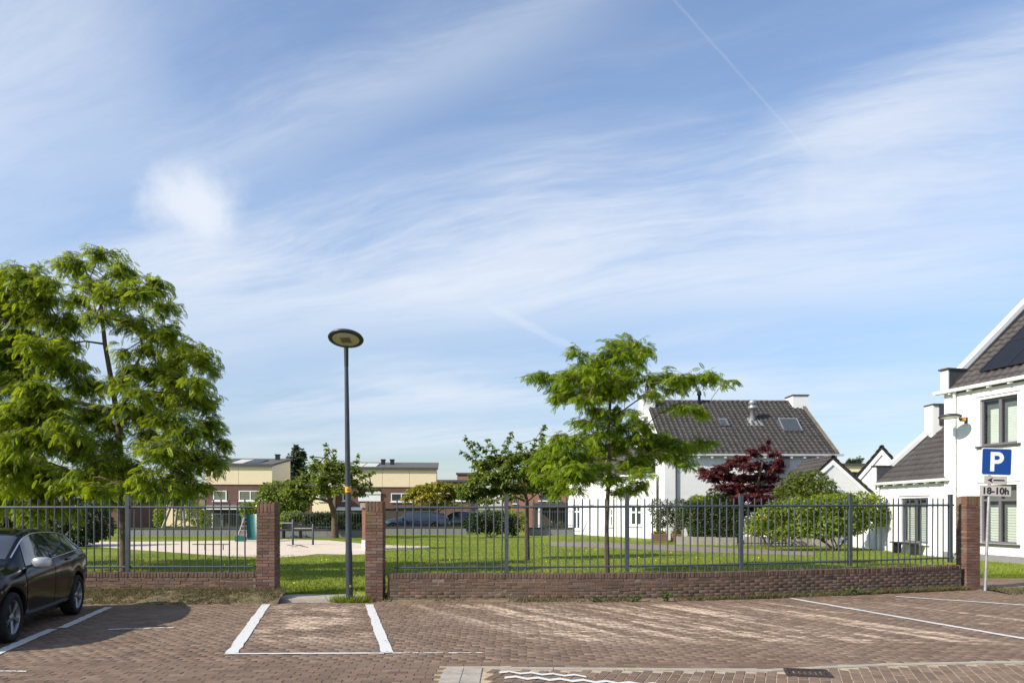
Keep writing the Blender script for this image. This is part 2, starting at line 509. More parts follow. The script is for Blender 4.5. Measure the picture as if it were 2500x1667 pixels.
def paver_material():
    """brown clay pavers; pale sand and old worn-off paint lie on them in shapes of their own"""
    m, N, L, B = newmat('clay_paver')
    ge = N.new('ShaderNodeNewGeometry'); pos = ge.outputs['Position']
    r = piece_random(N, L)
    cr = N.new('ShaderNodeValToRGB'); e = cr.color_ramp.elements
    cols = [(.118, .077, .050), (.165, .108, .071), (.20, .133, .088), (.142, .092, .061), (.23, .162, .11)]
    while len(e) < 5: e.new(.5)
    for i, c in enumerate(cols): e[i].position = i / 4; e[i].color = (*c, 1)
    L.new(r, cr.inputs[0]); c = cr.outputs[0]
    n1 = nnoise(N, L, pos, 45, 5, .7)
    c = nmix(N, L, nmath(N, L, 'MULTIPLY', nramp(N, L, n1, .4, .75), .4), c, (.09, .06, .048))
    # broad tonal drift of the paving
    n2 = nnoise(N, L, pos, .55, 5, .6)
    c = nmix(N, L, nmath(N, L, 'MULTIPLY', nramp(N, L, n2, .4, .68), .38), c, (.25, .18, .13))
    sp = N.new('ShaderNodeSeparateXYZ'); L.new(pos, sp.inputs[0]); X, Y = sp.outputs[0], sp.outputs[1]

    def window(v, a, b, s):   # soft box
        return nmath(N, L, 'MULTIPLY', nramp(N, L, v, a - s, a + s), nmath(N, L, 'SUBTRACT', 1.0, nramp(N, L, v, b - s, b + s)))
    t = nmath(N, L, 'ADD', X, nmath(N, L, 'MULTIPLY', Y, .572))
    s_ = nmath(N, L, 'ADD', X, nmath(N, L, 'MULTIPLY', Y, .236))
    cb = N.new('ShaderNodeCombineXYZ'); L.new(t, cb.inputs[0]); L.new(Y, cb.inputs[1])
    streak = nnoise(N, L, cb.outputs[0], 1.0, 7, .66, (2.3, .20, 1))
    brk = nnoise(N, L, pos, 1.0, 7, .75, (1.3, 9.57, 1))
    k1 = nmath(N, L, 'MULTIPLY', window(t, 6.4, 12.6, .5), window(Y, 10.3, 14.3, .35))
    v1 = nmath(N, L, 'ADD', nmath(N, L, 'MULTIPLY', streak, .62), nmath(N, L, 'MULTIPLY', brk, .5))
    m1 = nmath(N, L, 'MULTIPLY', nramp(N, L, v1, .545, .63), k1)
    k2 = nmath(N, L, 'MULTIPLY', window(s_, -1.15, .6, .2), window(Y, 10.4, 14.2, .4))
    m2 = nmath(N, L, 'MULTIPLY', nmath(N, L, 'MULTIPLY', nramp(N, L, nmath(N, L, 'ADD', nmath(N, L, 'MULTIPLY', nnoise(N, L, pos, 1.1, 5, .6), .5), nmath(N, L, 'MULTIPLY', brk, .55)), .50, .60), k2), .8)
    k3 = nmath(N, L, 'MULTIPLY', window(t, 12.0, 16.0, .6), window(Y, 10.6, 14.6, .5))
    m3 = nmath(N, L, 'MULTIPLY', nmath(N, L, 'MULTIPLY', nramp(N, L, v1, .58, .66), k3), .8)
    mm = nmath(N, L, 'MAXIMUM', nmath(N, L, 'MAXIMUM', m1, m2), m3)
    oil = nmath(N, L, 'MULTIPLY', nramp(N, L, nnoise(N, L, pos, .9, 4, .5), .62, .74), .5)
    c = nmix(N, L, oil, c, (.075, .055, .045))
    sandc = nmix(N, L, n1, (.50, .37, .265), (.60, .46, .34))
    c = nmix(N, L, nmath(N, L, 'MULTIPLY', mm, .9), c, sandc)
    L.new(c, B.inputs['Base Color']); B.inputs['Roughness'].default_value = .78
    B.inputs['Specular IOR Level'].default_value = .35
    nbump(N, L, B, nnoise(N, L, pos, 70, 5, .65), .45, .003)
    return m


def lawn_material():
    m, N, L, B = newmat('lawn_turf')
    ge = N.new('ShaderNodeNewGeometry'); pos = ge.outputs['Position']
    a = nnoise(N, L, pos, .35, 6, .6); b = nnoise(N, L, pos, 14, 5, .7); d = nnoise(N, L, pos, 2.2, 5, .65)
    c = nmix(N, L, nramp(N, L, a, .3, .7), (.13, .18, .018), (.23, .27, .028))
    c = nmix(N, L, nmath(N, L, 'MULTIPLY', nramp(N, L, b, .4, .7), .55), c, (.05, .085, .014))
    c = nmix(N, L, nmath(N, L, 'MULTIPLY', nramp(N, L, d, .52, .72), .6), c, (.25, .215, .075))
    L.new(c, B.inputs['Base Color']); B.inputs['Roughness'].default_value = .9; B.inputs['Specular IOR Level'].default_value = .1
    nbump(N, L, B, b, .9, .04)
    return m


def paint_material(name, col, wear):
    """road paint: chipped, the stone showing through where it has worn"""
    m, N, L, B = newmat(name)
    ge = N.new('ShaderNodeNewGeometry'); pos = ge.outputs['Position']
    n1 = nnoise(N, L, pos, 9, 7, .72); n2 = nnoise(N, L, pos, 55, 3, .6)
    c = nmix(N, L, nmath(N, L, 'MULTIPLY', n2, .5), col, tuple(v * .72 for v in col))
    L.new(c, B.inputs['Base Color']); B.inputs['Roughness'].default_value = .65
    tr = N.new('ShaderNodeBsdfTransparent'); mx = N.new('ShaderNodeMixShader')
    L.new(nramp(N, L, n1, wear, wear + .06), mx.inputs[0]); L.new(B.outputs[0], mx.inputs[1]); L.new(tr.outputs[0], mx.inputs[2])
    L.new(mx.outputs[0], N['Material Output'].inputs['Surface'])
    return m


MT['paver'] = paver_material()
MT['joint'] = plain('joint_sand', (.42, .34, .23), .95, .3, 9, dirt=(.16, .15, .06, .5), spec=.1)
MT['lawn'] = lawn_material()
MT['line'] = paint_material('white_line_paint', (.66, .65, .62), .61)
MT['line_worn'] = paint_material('worn_line_paint', (.74, .70, .66), .50)
MT['concrete'] = plain('concrete', (.36, .32, .27), .85, .22, 7, bump=.4, dirt=(.2, .16, .12, .5), spec=.25)
MT['soil'] = plain('verge_soil', (.17, .135, .085), .95, .4, 5, bump=.9, bscale=25, dirt=(.20, .19, .07, .7), spec=.1)
MT['sand'] = plain('play_sand', (.60, .51, .40), .95, .1, 2, bump=.6, bscale=14, spec=.1, dirt=(.45, .37, .28, .5))
MT['path'] = plain('park_path', (.22, .185, .15), .9, .2, 4, bump=.4, spec=.2)
MT['ground'] = plain('far_ground', (.12, .14, .05), .95, .25, .3, spec=.1)
BR = [(.12, .062, .045), (.20, .095, .066), (.15, .085, .064), (.24, .135, .098), (.10, .062, .05), (.21, .15, .12), (.17, .075, .052)]
MT['wbrick'] = pieces_mat('weathered_brown_brick', [(.115, .07, .05), (.17, .095, .066), (.14, .092, .068), (.20, .118, .082), (.105, .074, .058)], moss=((.10, .088, .045), .55, -.05, .6), grime=.45)
MT['pbrick'] = pieces_mat('red_brown_brick', BR, moss=((.16, .12, .04), 1.15, 2.0, .85), grime=.55)
MT['mortar'] = plain('old_mortar', (.20, .17, .13), .95, .3, 12, dirt=(.09, .08, .05, .6), spec=.1)
MT['steel'] = plain('fence_paint', (.052, .064, .077), .42, .2, 9, metal=.0, spec=.55, bump=.08, dirt=(.10, .085, .07, .35))
MT['lamp'] = plain('lamp_post_paint', (.034, .042, .053), .38, .18, 5, spec=.55, dirt=(.08, .075, .065, .4))
MT['galv'] = plain('galvanised_steel', (.42, .42, .42), .45, .22, 10, metal=.6, dirt=(.2, .19, .17, .5))
MT['bark'] = plain('tree_bark', (.115, .082, .055), .9, .4, 14, bump=1.0, bscale=40, spec=.15, dirt=(.19, .16, .11, .6))
MT['white'] = wallbrick_mat('white_painted_brick', (.77, .77, .765), (.81, .805, .795), (.69, .69, .68), bump=.6, rough=.6)
MT['trim'] = plain('white_trim', (.80, .80, .79), .5, .05, 3)
MT['plinth'] = plain('grey_plinth', (.19, .19, .19), .8, .15, 4, bump=.2)
MT['tile'] = pieces_mat('dark_roof_tile', [(.055, .049, .047), (.072, .064, .061), (.064, .057, .054), (.088, .077, .073)], rough=.6, bump=.3, grime=.35)
MT['tile_moss'] = pieces_mat('mossy_verge_tile', [(.16, .14, .10), (.22, .19, .13), (.13, .11, .085)], rough=.8, bump=.4, grime=.4)
MT['roofbed'] = plain('roof_underlay', (.03, .027, .025), .9, .2, 3)
MT['lead'] = plain('lead_flashing', (.085, .085, .095), .55, .25, 6, metal=.3)
MT['glass'] = glass_mat('window_glass', (.03, .036, .04))
MT['frame_grey'] = plain('grey_window_frame', (.12, .11, .125), .45, .08, 4)
MT['frame_white'] = plain('white_window_frame', (.78, .78, .77), .4, .05, 4)
MT['blind'] = plain('white_blind', (.80, .82, .76), .6, .05, 4)
MT['stone'] = plain('dark_sill_stone', (.055, .05, .05), .5, .2, 8)
MT['solar'] = plain('solar_glass', (.010, .010, .012), .35, .2, 3, spec=.25)
MT['cream'] = board_mat('cream_cladding', (.84, .69, .46), .19)
MT['hbrick'] = wallbrick_mat('house_brick', (.135, .058, .045), (.175, .078, .06), (.16, .12, .10))
MT['obrick'] = wallbrick_mat('orange_house_brick', (.30, .115, .07), (.36, .15, .09), (.30, .22, .17))
MT['dkbrick'] = wallbrick_mat('dark_house_brick', (.07, .052, .046), (.09, .066, .058), (.08, .07, .06))
MT['bitumen'] = plain('roof_bitumen', (.10, .09, .08), .9, .2, 2, bump=.2)
MT['black'] = plain('black_plastic', (.016, .016, .018), .5, .2, 8)
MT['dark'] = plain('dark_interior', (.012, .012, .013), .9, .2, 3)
MT['wood'] = plain('grey_timber', (.30, .26, .21), .85, .25, 9, bump=.4)
MT['planterwood'] = plain('planter_timber', (.22, .13, .085), .8, .25, 9, bump=.4)
MT['green_plastic'] = plain('dark_green_plastic', (.012, .10, .085), .4, .12, 5)
MT['lime'] = plain('lime_plastic', (.22, .62, .03), .4, .08, 5)
MT['rust'] = plain('rusty_steel', (.19, .12, .08), .8, .35, 20, bump=.4)
MT['blue'] = plain('sign_blue', (.002, .050, .25), .35, .04, 4)
MT['signwhite'] = plain('sign_white', (.74, .75, .76), .45, .05, 5, dirt=(.5, .47, .42, .4))
MT['plate'] = plain('sign_plate', (.44, .41, .38), .5, .1, 5, dirt=(.3, .27, .24, .5))
MT['ink'] = plain('sign_black', (.012, .012, .012), .6, .05, 4)
MT['orange'] = plain('orange_sticker', (.80, .33, .01), .5, .05, 5)
MT['yellow'] = plain('yellow_sticker', (.85, .62, .01), .5, .05, 5)
MT['lens'] = plain('lamp_lens', (.60, .57, .46), .35, .08, 9)
MT['lens_dark'] = plain('lamp_module', (.20, .19, .14), .4, .08, 9)
MT['grate'] = plain('cast_iron', (.055, .042, .038), .7, .3, 20, metal=.4, bump=.3)
MT['grass'] = leaf_mat('grass_blades', (.11, .165, .012), (.31, .35, .04), .3, .6)
MT['drygrass'] = leaf_mat('dry_verge_grass', (.085, .085, .03), (.24, .20, .105), .25, .7)
MT['weed'] = leaf_mat('weed_leaves', (.05, .09, .015), (.13, .17, .035), .3, .6)
MT['flower'] = plain('dandelion_yellow', (.85, .60, .01), .6, .08, 20)

# ------------------------------------------------------------------ ground sheets
g = MB(); g.add([(-900, -300, -.06), (900, -300, -.06), (900, 1500, -.06), (-900, 1500, -.06)], [(0, 1, 2, 3)])
tag(g.build('ground', MT['ground']), kind='structure')

# centre line of the front wall (bent: straight in the middle, falling back on the right)
WR = [(-2.52, 14.93), (-.6, 14.93), (2.0, 14.98), (4.5, 15.38), (7.2, 16.15), (10.12, 17.1)]


def smooth_path(pts, n):
    pts = [np.array(p, float) for p in pts]
    P = [2 * pts[0] - pts[1]] + pts + [2 * pts[-1] - pts[-2]]
    out = []
    for i in range(1, len(P) - 2):
        for t in np.linspace(0, 1, 24, endpoint=False):
            a, b, c, d = P[i - 1], P[i], P[i + 1], P[i + 2]
            out.append(.5 * ((2 * b) + (-a + c) * t + (2 * a - 5 * b + 4 * c - d) * t * t + (-a + 3 * b - 3 * c + d) * t ** 3))
    out.append(P[-2]); out = np.array(out)
    s = np.concatenate([[0], np.cumsum(np.linalg.norm(np.diff(out, axis=0), axis=1))])
    return out, s


class Path:
    def __init__(self, pts): self.p, self.s = smooth_path(pts, 24); self.len = self.s[-1]
    def at(self, s):
        x = np.interp(s, self.s, self.p[:, 0]); y = np.interp(s, self.s, self.p[:, 1])
        x2 = np.interp(s + .05, self.s, self.p[:, 0]); y2 = np.interp(s + .05, self.s, self.p[:, 1])
        x1 = np.interp(s - .05, self.s, self.p[:, 0]); y1 = np.interp(s - .05, self.s, self.p[:, 1])
        return float(x), float(y), math.atan2(y2 - y1, x2 - x1)


PR = Path(WR)
PL = Path([(-13.5, 15.1), (-9.0, 15.12), (-5.05, 15.15)])


def wall_y(x):
    """y of the wall line at x (front boundary of the park)"""
    if x < -4.7: return 15.12
    if x < -2.6: return 15.05
    if x < 10.2: return float(np.interp(x, PR.p[:, 0], PR.p[:, 1]))
    return 19.8


PARK = .10
xs = [-70, -30] + list(np.arange(-14, 10.4, .4)) + [10.45, 10.5, 13, 20, 40, 90]
front = []
for x in xs:
    yy = wall_y(x) + .08 if x <= 10.2 else (17.25 if x <= 10.47 else 19.8)
    if -4.68 < x < -2.85: yy = 15.62
    front.append((x, yy))
m = MB()
vs = [(x, y, PARK) for x, y in front] + [(x, 140, PARK) for x, y in front] + [(x, y, -.05) for x, y in front]
n = len(front)
m.add(vs, [(i, i + 1, n + i + 1, n + i) for i in range(n - 1)] + [(2 * n + i, 2 * n + i + 1, i + 1, i) for i in range(n - 1)])
lawn = tag(m.build('lawn', MT['lawn']), kind='structure')


def sheet(name, poly, z, mat, parent=None):
    o = MB().add([(x, y, z) for x, y in poly], [tuple(range(len(poly)))]).build(name, mat, parent)
    return o


# sand of the playground: an irregular tongue
pts = []
for px, py in [(190, 1322), (300, 1322), (450, 1321), (600, 1319), (700, 1316), (800, 1319), (900, 1328), (945, 1331),
               (1060, 1333), (1068, 1338), (960, 1343), (930, 1352), (860, 1354), (800, 1352), (740, 1357), (690, 1361), (560, 1357),
               (470, 1352), (390, 1347), (330, 1342), (280, 1338), (210, 1332)]:
    x, y = gp(px, py, PARK); pts.append((x + rng.normal(0, .15), y + rng.normal(0, .15)))
tag(sheet('playground_sand', pts, PARK + .012, MT['sand']), kind='structure')
pts = [gp(px, py, PARK) for px, py in [(1345, 1322), (1450, 1322), (1560, 1327), (1700, 1333), (1790, 1338), (1990, 1347), (1990, 1356), (1770, 1350), (1640, 1344), (1500, 1338), (1345, 1332)]]
tag(sheet('park_path', pts, PARK + .006, MT['path']), kind='structure')

# ------------------------------------------------------------------ paving
def piece_mesh(name, lx, ly, lz, mat, ch=.004, jit=0.0, seed=0):
    """block with a chamfered top and slightly uneven corners: 13 quads at most"""
    r = np.random.default_rng(seed)
    hx, hy = lx / 2, ly / 2
    vs = [(-hx, -hy, -lz), (hx, -hy, -lz), (hx, hy, -lz), (-hx, hy, -lz),
          (-hx, -hy, -ch), (hx, -hy, -ch), (hx, hy, -ch), (-hx, hy, -ch),
          (-hx + ch, -hy + ch, 0), (hx - ch, -hy + ch, 0), (hx - ch, hy - ch, 0), (-hx + ch, hy - ch, 0)]
    vs = np.array(vs) + r.normal(0, jit, (12, 3))
    fs = [(0, 1, 5, 4), (1, 2, 6, 5), (2, 3, 7, 6), (3, 0, 4, 7), (4, 5, 9, 8), (5, 6, 10, 9), (6, 7, 11, 10), (7, 4, 8, 11), (8, 9, 10, 11)]
    return MB().add(vs, fs).mesh(name, mat)


def joined(name, me_list, mats4, parent, mat):
    """many alike pieces as ONE mesh (numpy)"""
    V, F = [], []; b = 0
    for me, grp in zip(me_list, mats4):
        if not len(grp): continue
        nv = len(me.vertices); co = np.empty(nv * 3, np.float32); me.vertices.foreach_get('co', co); co = co.reshape(-1, 3)
        quads = np.array([tuple(p.vertices) for p in me.polygons if len(p.vertices) == 4])
        A = np.array([[list(r) for r in M] for M in grp])
        P = np.einsum('nij,vj->nvi', A[:, :3, :3], co) + A[:, None, :3, 3]
        V.append(P.reshape(-1, 3))
        F.append((quads[None] + (np.arange(len(grp)) * nv)[:, None, None]).reshape(-1, 4) + b)
        b += len(grp) * nv
    if not V: return None
    o = link(name, np_mesh(name, np.concatenate(V), np.concatenate(F), mat), parent)
    o['kind'] = 'stuff'
    return o


def lay_pieces(name, mass_name, meshes, items, parent, mat, limit=300, key=None):
    """items: (4x4 in the parent's space, size rank); the largest as objects of their own, the rest joined"""
    items = sorted(items, key=lambda t: -t[1])
    for k, (M, r, vi) in enumerate(items[:limit]):
        o = bpy.data.objects.new(name, meshes[vi]); COL.objects.link(o)
        o.parent = parent; o.matrix_local = M
    rest = [[] for _ in meshes]
    for M, r, vi in items[limit:]: rest[vi].append(M)
    if len(items) > limit: joined(mass_name, meshes, rest, parent, mat)


KERB = [(-.35, 8.68), (1.5, 8.62), (2.9, 8.55), (3.6, 8.72), (4.2, 8.86), (6.4, 9.05), (9.0, 9.28)]
def kerb_y(x): return float(np.interp(x, [k[0] for k in KERB], [k[1] for k in KERB]))


def in_road(x, y): return x > -.33 and y < kerb_y(x) + .02
def in_slab(x, y): return -.78 < x + (8.68 - y) * .0 < -.33 and y < 8.70


lot_poly = [(-17, 5.5), (20, 5.5), (20, 19.75), (10.6, 19.75), (10.6, 17.0)] + [(x, wall_y(x) - .1) for x in np.arange(10, -4.7, -.5)] + [(-4.7, 14.9), (-17, 14.9)]
lot = tag(sheet('parking_lot', lot_poly, -.0085, MT['joint']), kind='structure')
vis_items = []
var = [piece_mesh('paver', .201, .0985, .06, MT['paver'], .0035, .001, s) for s in range(6)]
row = 0
y = 5.9
while y < 19.7:
    off = (row % 2) * .1035 + rng.normal(0, .016)
    half = min(.70 * y + 1.6, 15)
    x = -16 + off
    while x < -half: x += .2075
    while x < half:
        yy = y + .012 * math.sin(x * .7 + row * .05) + .01 * math.sin(x * 2.3)
        ok = True
        if x < 10.45:
            if yy > wall_y(x) - (.72 if x < -4.75 else .17): ok = False
            if -4.8 < x < -2.8 and yy > 14.62: ok = False
        if in_road(x - .08, yy - .04) or in_slab(x, yy - .03) or (in_slab(x + .045, yy - .03)) or in_slab(x - .045, yy - .03): ok = False
        if ok:
            M = Matrix.Translation((x, yy, rng.normal(0, .0012))) @ Euler((rng.normal(0, .006), rng.normal(0, .005), rng.normal(0, .010))).to_matrix().to_4x4()
            infr = abs(x) < .676 * y - .05 and y > 7.93
            vis_items.append((M, (1000 if infr else 0) - y, int(rng.integers(6))))
        x += .2075
    y += .1045; row += 1
lay_pieces('paver', 'paver_field', var, vis_items, lot, MT['paver'])

# the road in front: pavers laid the other way behind a flush kerb
road_poly = [(-.33, 5.5), (20, 5.5), (20, 10.0)] + [(x, y) for x, y in reversed(KERB)]
road = tag(sheet('road', road_poly, -.0055, MT['joint']), kind='structure')
items = []
ang = math.radians(70)
ca, sa = math.cos(ang), math.sin(ang)
for i in range(-20, 110):
    for j in range(-30, 40):
        a = i * .1085; b = j * .214 + (i % 2) * .107
        x = -.3 + b * ca + a * sa; y = 7.6 + b * sa - a * ca
        inside = True
        for t in (-.1, .1):
            for s in (-.045, .045):
                xx, yy = x + t * ca + s * sa, y + t * sa - s * ca
                if not (-.345 < xx < 10 and 6.6 < yy < kerb_y(xx) - .03): inside = False
        if inside:
            M = Matrix.Translation((x, y, rng.normal(0, .001))) @ Euler((rng.normal(0, .005), rng.normal(0, .005), ang + rng.normal(0, .012))).to_matrix().to_4x4()
            infr = abs(x) < .676 * y - .05 and y > 7.9
            items.append((M, (1000 if infr else 0) - y, int(rng.integers(6))))
lay_pieces('paver', 'paver_field', var, items, road, MT['paver'])
kx = np.arange(-.33, 9.2, .8)
for a, b in zip(kx[:-1], kx[1:]):
    p, q = Vector((a + .006, kerb_y(a) - .05, -.02)), Vector((b - .006, kerb_y(b) - .05, -.02))
    MB().bar(p, q, .10, .055).build('kerb_stone', MT['concrete'], road)
for k, (y0, y1) in enumerate([(8.33, 8.69), (7.93, 8.32), (7.5, 7.92)]):
    for x0, x1 in ((-.77, -.555), (-.545, -.34)):
        MB().b2(x0, x1, y0, y1, -.08, rng.normal(.004, .002)).build('concrete_slab', MT['concrete'], road)

# drain grating at the kerb
dt = thing('drain_grating', (3.25, 8.34, 0), 'rusty cast iron drain grating set against the kerb in the road', 'drain')
dR = Matrix.Rotation(math.radians(-12), 4, 'Z')
def dl(mb, nm, mt):
    o = mb.build(nm, mt, dt, world=False); o.rotation_euler = (0, 0, math.radians(-12)); return o
f = MB()
for cx, cy, sx, sy in ((0, .15, .46, .03), (0, -.15, .46, .03), (-.215, 0, .03, .27), (.215, 0, .03, .27)): f.box((cx, cy, .0), (sx, sy, .05))
dl(f, 'frame', MT['grate'])
dl(MB().box((0, 0, -.02), (.4, .27, .02)), 'pit', MT['dark'])
for k in range(7): dl(MB().box((-.17 + k * .057, 0, .004), (.022, .268, .02)), 'bar', MT['grate'])

# ------------------------------------------------------------------ painted lines
def strip(name, p, q, w, mat, z=.0085, wob=.006, parent=None, n=24):
    p, q = np.array(p), np.array(q); d = q - p; nrm = np.array([-d[1], d[0]]) / np.linalg.norm(d)
    A, Bp = [], []
    for t in np.linspace(0, 1, n):
        c = p + d * t
        A.append((*(c + nrm * (w / 2 + rng.normal(0, wob))), z)); Bp.append((*(c - nrm * (w / 2 + rng.normal(0, wob))), z))
    m = MB(); m.grid([A, Bp], False)
    return m.build(name, mat, parent)


def sline(s, y0, y1): return (s - .236 * y0, y0), (s - .236 * y1, y1)
strip('painted_line', *sline(-1.27, 9.5, 14.32), .155, MT['line'], parent=lot)
strip('painted_line', *sline(.68, 9.52, 14.3), .15, MT['line'], parent=lot)
strip('painted_line', (-3.58, 9.46), (-1.60, 9.50), .075, MT['line'], parent=lot)
strip('painted_line', (-1.50, 9.50), (-.35, 9.52), .05, MT['line_worn'], parent=lot)
strip('painted_line', *sline(-4.22, 8.3, 11.4), .15, MT['line'], parent=lot)
strip('painted_line', *sline(-4.12, 11.5, 13.9), .14, MT['line'], parent=lot)
strip('painted_line', (-6.05, 11.35), (-5.15, 11.55), .07, MT['line_worn'], parent=lot)
strip('painted_line', (5.62, 15.25), (7.25, 10.2), .11, MT['line'], parent=lot)
strip('painted_line', (7.9, 15.6), (10.6, 13.4), .10, MT['line'], parent=lot)
strip('painted_line', (-7.2, 8.5), (-5.4, 8.44), .05, MT['line_worn'], parent=lot)


def zigzag(p, q, w, n, amp, mat):
    p, q = np.array(p), np.array(q); A, Bp = [], []
    for k in range(2 * n + 1):
        c = p + (q - p) * k / (2 * n); o = amp if k % 2 else -amp
        A.append((c[0], c[1] + w / 2 + o, .0085)); Bp.append((c[0], c[1] - w / 2 + o, .0085))
    MB().grid([A, Bp], False).build('painted_zigzag', mat, road)


zigzag((-.14, 8.41), (.80, 8.20), .085, 4, .040, MT['line'])
zigzag((-.08, 8.16), (2.3, 7.62), .10, 10, .042, MT['line'])

# ------------------------------------------------------------------ brick walls and pillars
def wall_bricks(path, s0, s1, h, root, mat, view=lambda x, y: True):
    """a one-brick wall on a path: stretchers in running bond under a rowlock coping"""
    core = []
    for s in np.linspace(s0 + .02, s1 - .02, 40): core.append(path.at(s))
    m = MB()
    for half in (1,):
        F_, B_ = [], []
        for x, y, a in core:
            nx, ny = -math.sin(a), math.cos(a)
            F_.append((x - nx * .1005, y - ny * .1005)); B_.append((x + nx * .1005, y + ny * .1005))
        rows = [[(x, y, -.05) for x, y in F_], [(x, y, h - .006) for x, y in F_], [(x, y, h - .006) for x, y in B_], [(x, y, -.05) for x, y in B_]]
        m.grid(rows, False)
        for e in (0, -1): m.add([rows[0][e], rows[1][e], rows[2][e], rows[3][e]], [(0, 1, 2, 3)])
    m.build('mortar', MT['mortar'], root)
    L0 = root.location
    st = [side_mesh('brick', .211, .213, .0535, mat, s) for s in range(4)]
    rl = [side_mesh('brick', .0535, .225, .098, mat, 10 + s) for s in range(4)]
    items = []
    nc = int((h - .105) / .0625)
    for c in range(nc):
        z = h - .108 - (c + .5) * .0625
        s = s0 + .11 - (c % 2) * .11
        while s < s1 - .05:
            x, y, a = path.at(min(max(s, s0 + .105), s1 - .105))
            M = Matrix.Translation((x - L0.x + rng.normal(0, .002), y - L0.y + rng.normal(0, .0025), z - L0.z)) @ Euler((rng.normal(0, .006), rng.normal(0, .006), a + rng.normal(0, .008))).to_matrix().to_4x4()
            items.append((M, (1000 if view(x, y) else 0) - abs(x) - c, int(rng.integers(4))))
            s += .2205
    s = s0 + .03
    while s < s1 - .02:
        x, y, a = path.at(s)
        M = Matrix.Translation((x - L0.x, y - L0.y + rng.normal(0, .003), h - .05 - L0.z + rng.normal(0, .003))) @ Euler((rng.normal(0, .02), rng.normal(0, .02), a + rng.normal(0, .015))).to_matrix().to_4x4()
        items.append((M, (1000 if view(x, y) else 0) - abs(x) + 3, 4 + int(rng.integers(4))))
        s += .0625
    lay_pieces('brick', 'brick_mass', st + rl, items, root, mat)


def side_mesh(name, lx, ly, lz, mat, seed):
    """brick seen from the side: chamfered block with worn corners, centred"""
    r = np.random.default_rng(seed); c = .004
    hx, hy, hh = lx / 2, ly / 2, lz / 2
    outer = np.array([(-hx + c, -hy, -hh + c), (hx - c, -hy, -hh + c), (hx - c, -hy, hh - c), (-hx + c, -hy, hh - c)]) + r.normal(0, .0014, (4, 3))
    vs = list(outer) + [(-hx, -hy + c, -hh), (hx, -hy + c, -hh), (hx, -hy + c, hh), (-hx, -hy + c, hh)] + \
        [(-hx, hy, -hh), (hx, hy, -hh), (hx, hy, hh), (-hx, hy, hh)]
    fs = [(0, 1, 2, 3)] + [(4 + i, 4 + (i + 1) % 4, (i + 1) % 4, i) for i in range(4)] + [(8 + i, 8 + (i + 1) % 4, 4 + (i + 1) % 4, 4 + i) for i in range(4)] + [(11, 10, 9, 8)]
    return MB().add(vs, fs).mesh(name, mat)


WH = .545
wr = thing('brick_wall', (*WR[2], 0), 'long low brown brick wall curving to the right under the railing', 'wall')
wall_bricks(PR, .08, PR.len - .08, WH, wr, MT['wbrick'])
wl = thing('brick_wall', (-8, 15.12, 0), 'short low brown brick wall behind the black car with a grassy bank at its foot', 'wall')
wall_bricks(PL, 0.2, PL.len - .02, WH, wl, MT['wbrick'], lambda x, y: x > -9.6)


def pillar(x, y, h, rz, label, mat, w=.335, mass=False):
    root = thing('gate_pillar', (x, y, 0), label, 'pillar', 'brick pillars of the front wall')
    R = Matrix.Rotation(rz, 4, 'Z')
    mb = MB().box((0, 0, h / 2 - .02), (w - .02, w - .02, h - .02), rz)
    mb.build('mortar', MT['mortar'], root, world=False)
    st = [side_mesh('brick', w * .655, w * .325, .0535, mat, 30 + s) for s in range(4)]
    rl = [side_mesh('brick', .0535, w / 2 - .004, .2, mat, 40 + s) for s in range(4)]
    q = w / 2
    z = h - .212
    items = []
    ln, th = w * .655, w * .325
    k = 0
    while z > -.05:
        for a in range(4):
            A = Matrix.Rotation(a * math.pi / 2 + (0 if k % 2 else 0), 4, 'Z')
            sgn = 1 if k % 2 else -1
            M = R @ A @ Matrix.Translation((sgn * (q - ln / 2), -(q - th / 2), z - .03)) @ Euler((rng.normal(0, .008), rng.normal(0, .008), rng.normal(0, .012))).to_matrix().to_4x4()
            items.append((M, z, int(rng.integers(4))))
        # closers beside each stretcher
        for a in range(4):
            A = Matrix.Rotation(a * math.pi / 2, 4, 'Z')
            sgn = 1 if k % 2 else -1
        z -= .0625; k += 1
    for i in range(5):
        for s in (-1, 1):
            xx = -q + .032 + i * (w - .064) / 4
            M = R @ Matrix.Translation((xx, s * q / 2, h - .1 + rng.normal(0, .004))) @ Euler((rng.normal(0, .015), rng.normal(0, .02), math.pi if s > 0 else 0)).to_matrix().to_4x4()
            items.append((M, 9, 4 + int(rng.integers(4))))
    lay_pieces('brick', 'brick_mass', st + rl, items, root, mat)
    return root


pillar(-4.87, 15.15, 1.935, 0, 'reddish brick gate pillar on the left of the opening, mossy on top', MT['pbrick'], .36)
pillar(-2.69, 14.93, 1.95, 0, 'brown brick gate pillar just right of the lamp post', MT['pbrick'], .345)
pillar(10.32, 17.15, 2.09, .12, 'tall brick end pillar beside the parking sign pole', MT['pbrick'], .34)

# ------------------------------------------------------------------ railings
bal_me = None


def baluster_mesh():
    m = MB()
    m.tube([(0, 0, 0), (0, 0, 1)], .0148, 8)
    return m.mesh('baluster', MT['steel'])


bal_me = baluster_mesh()


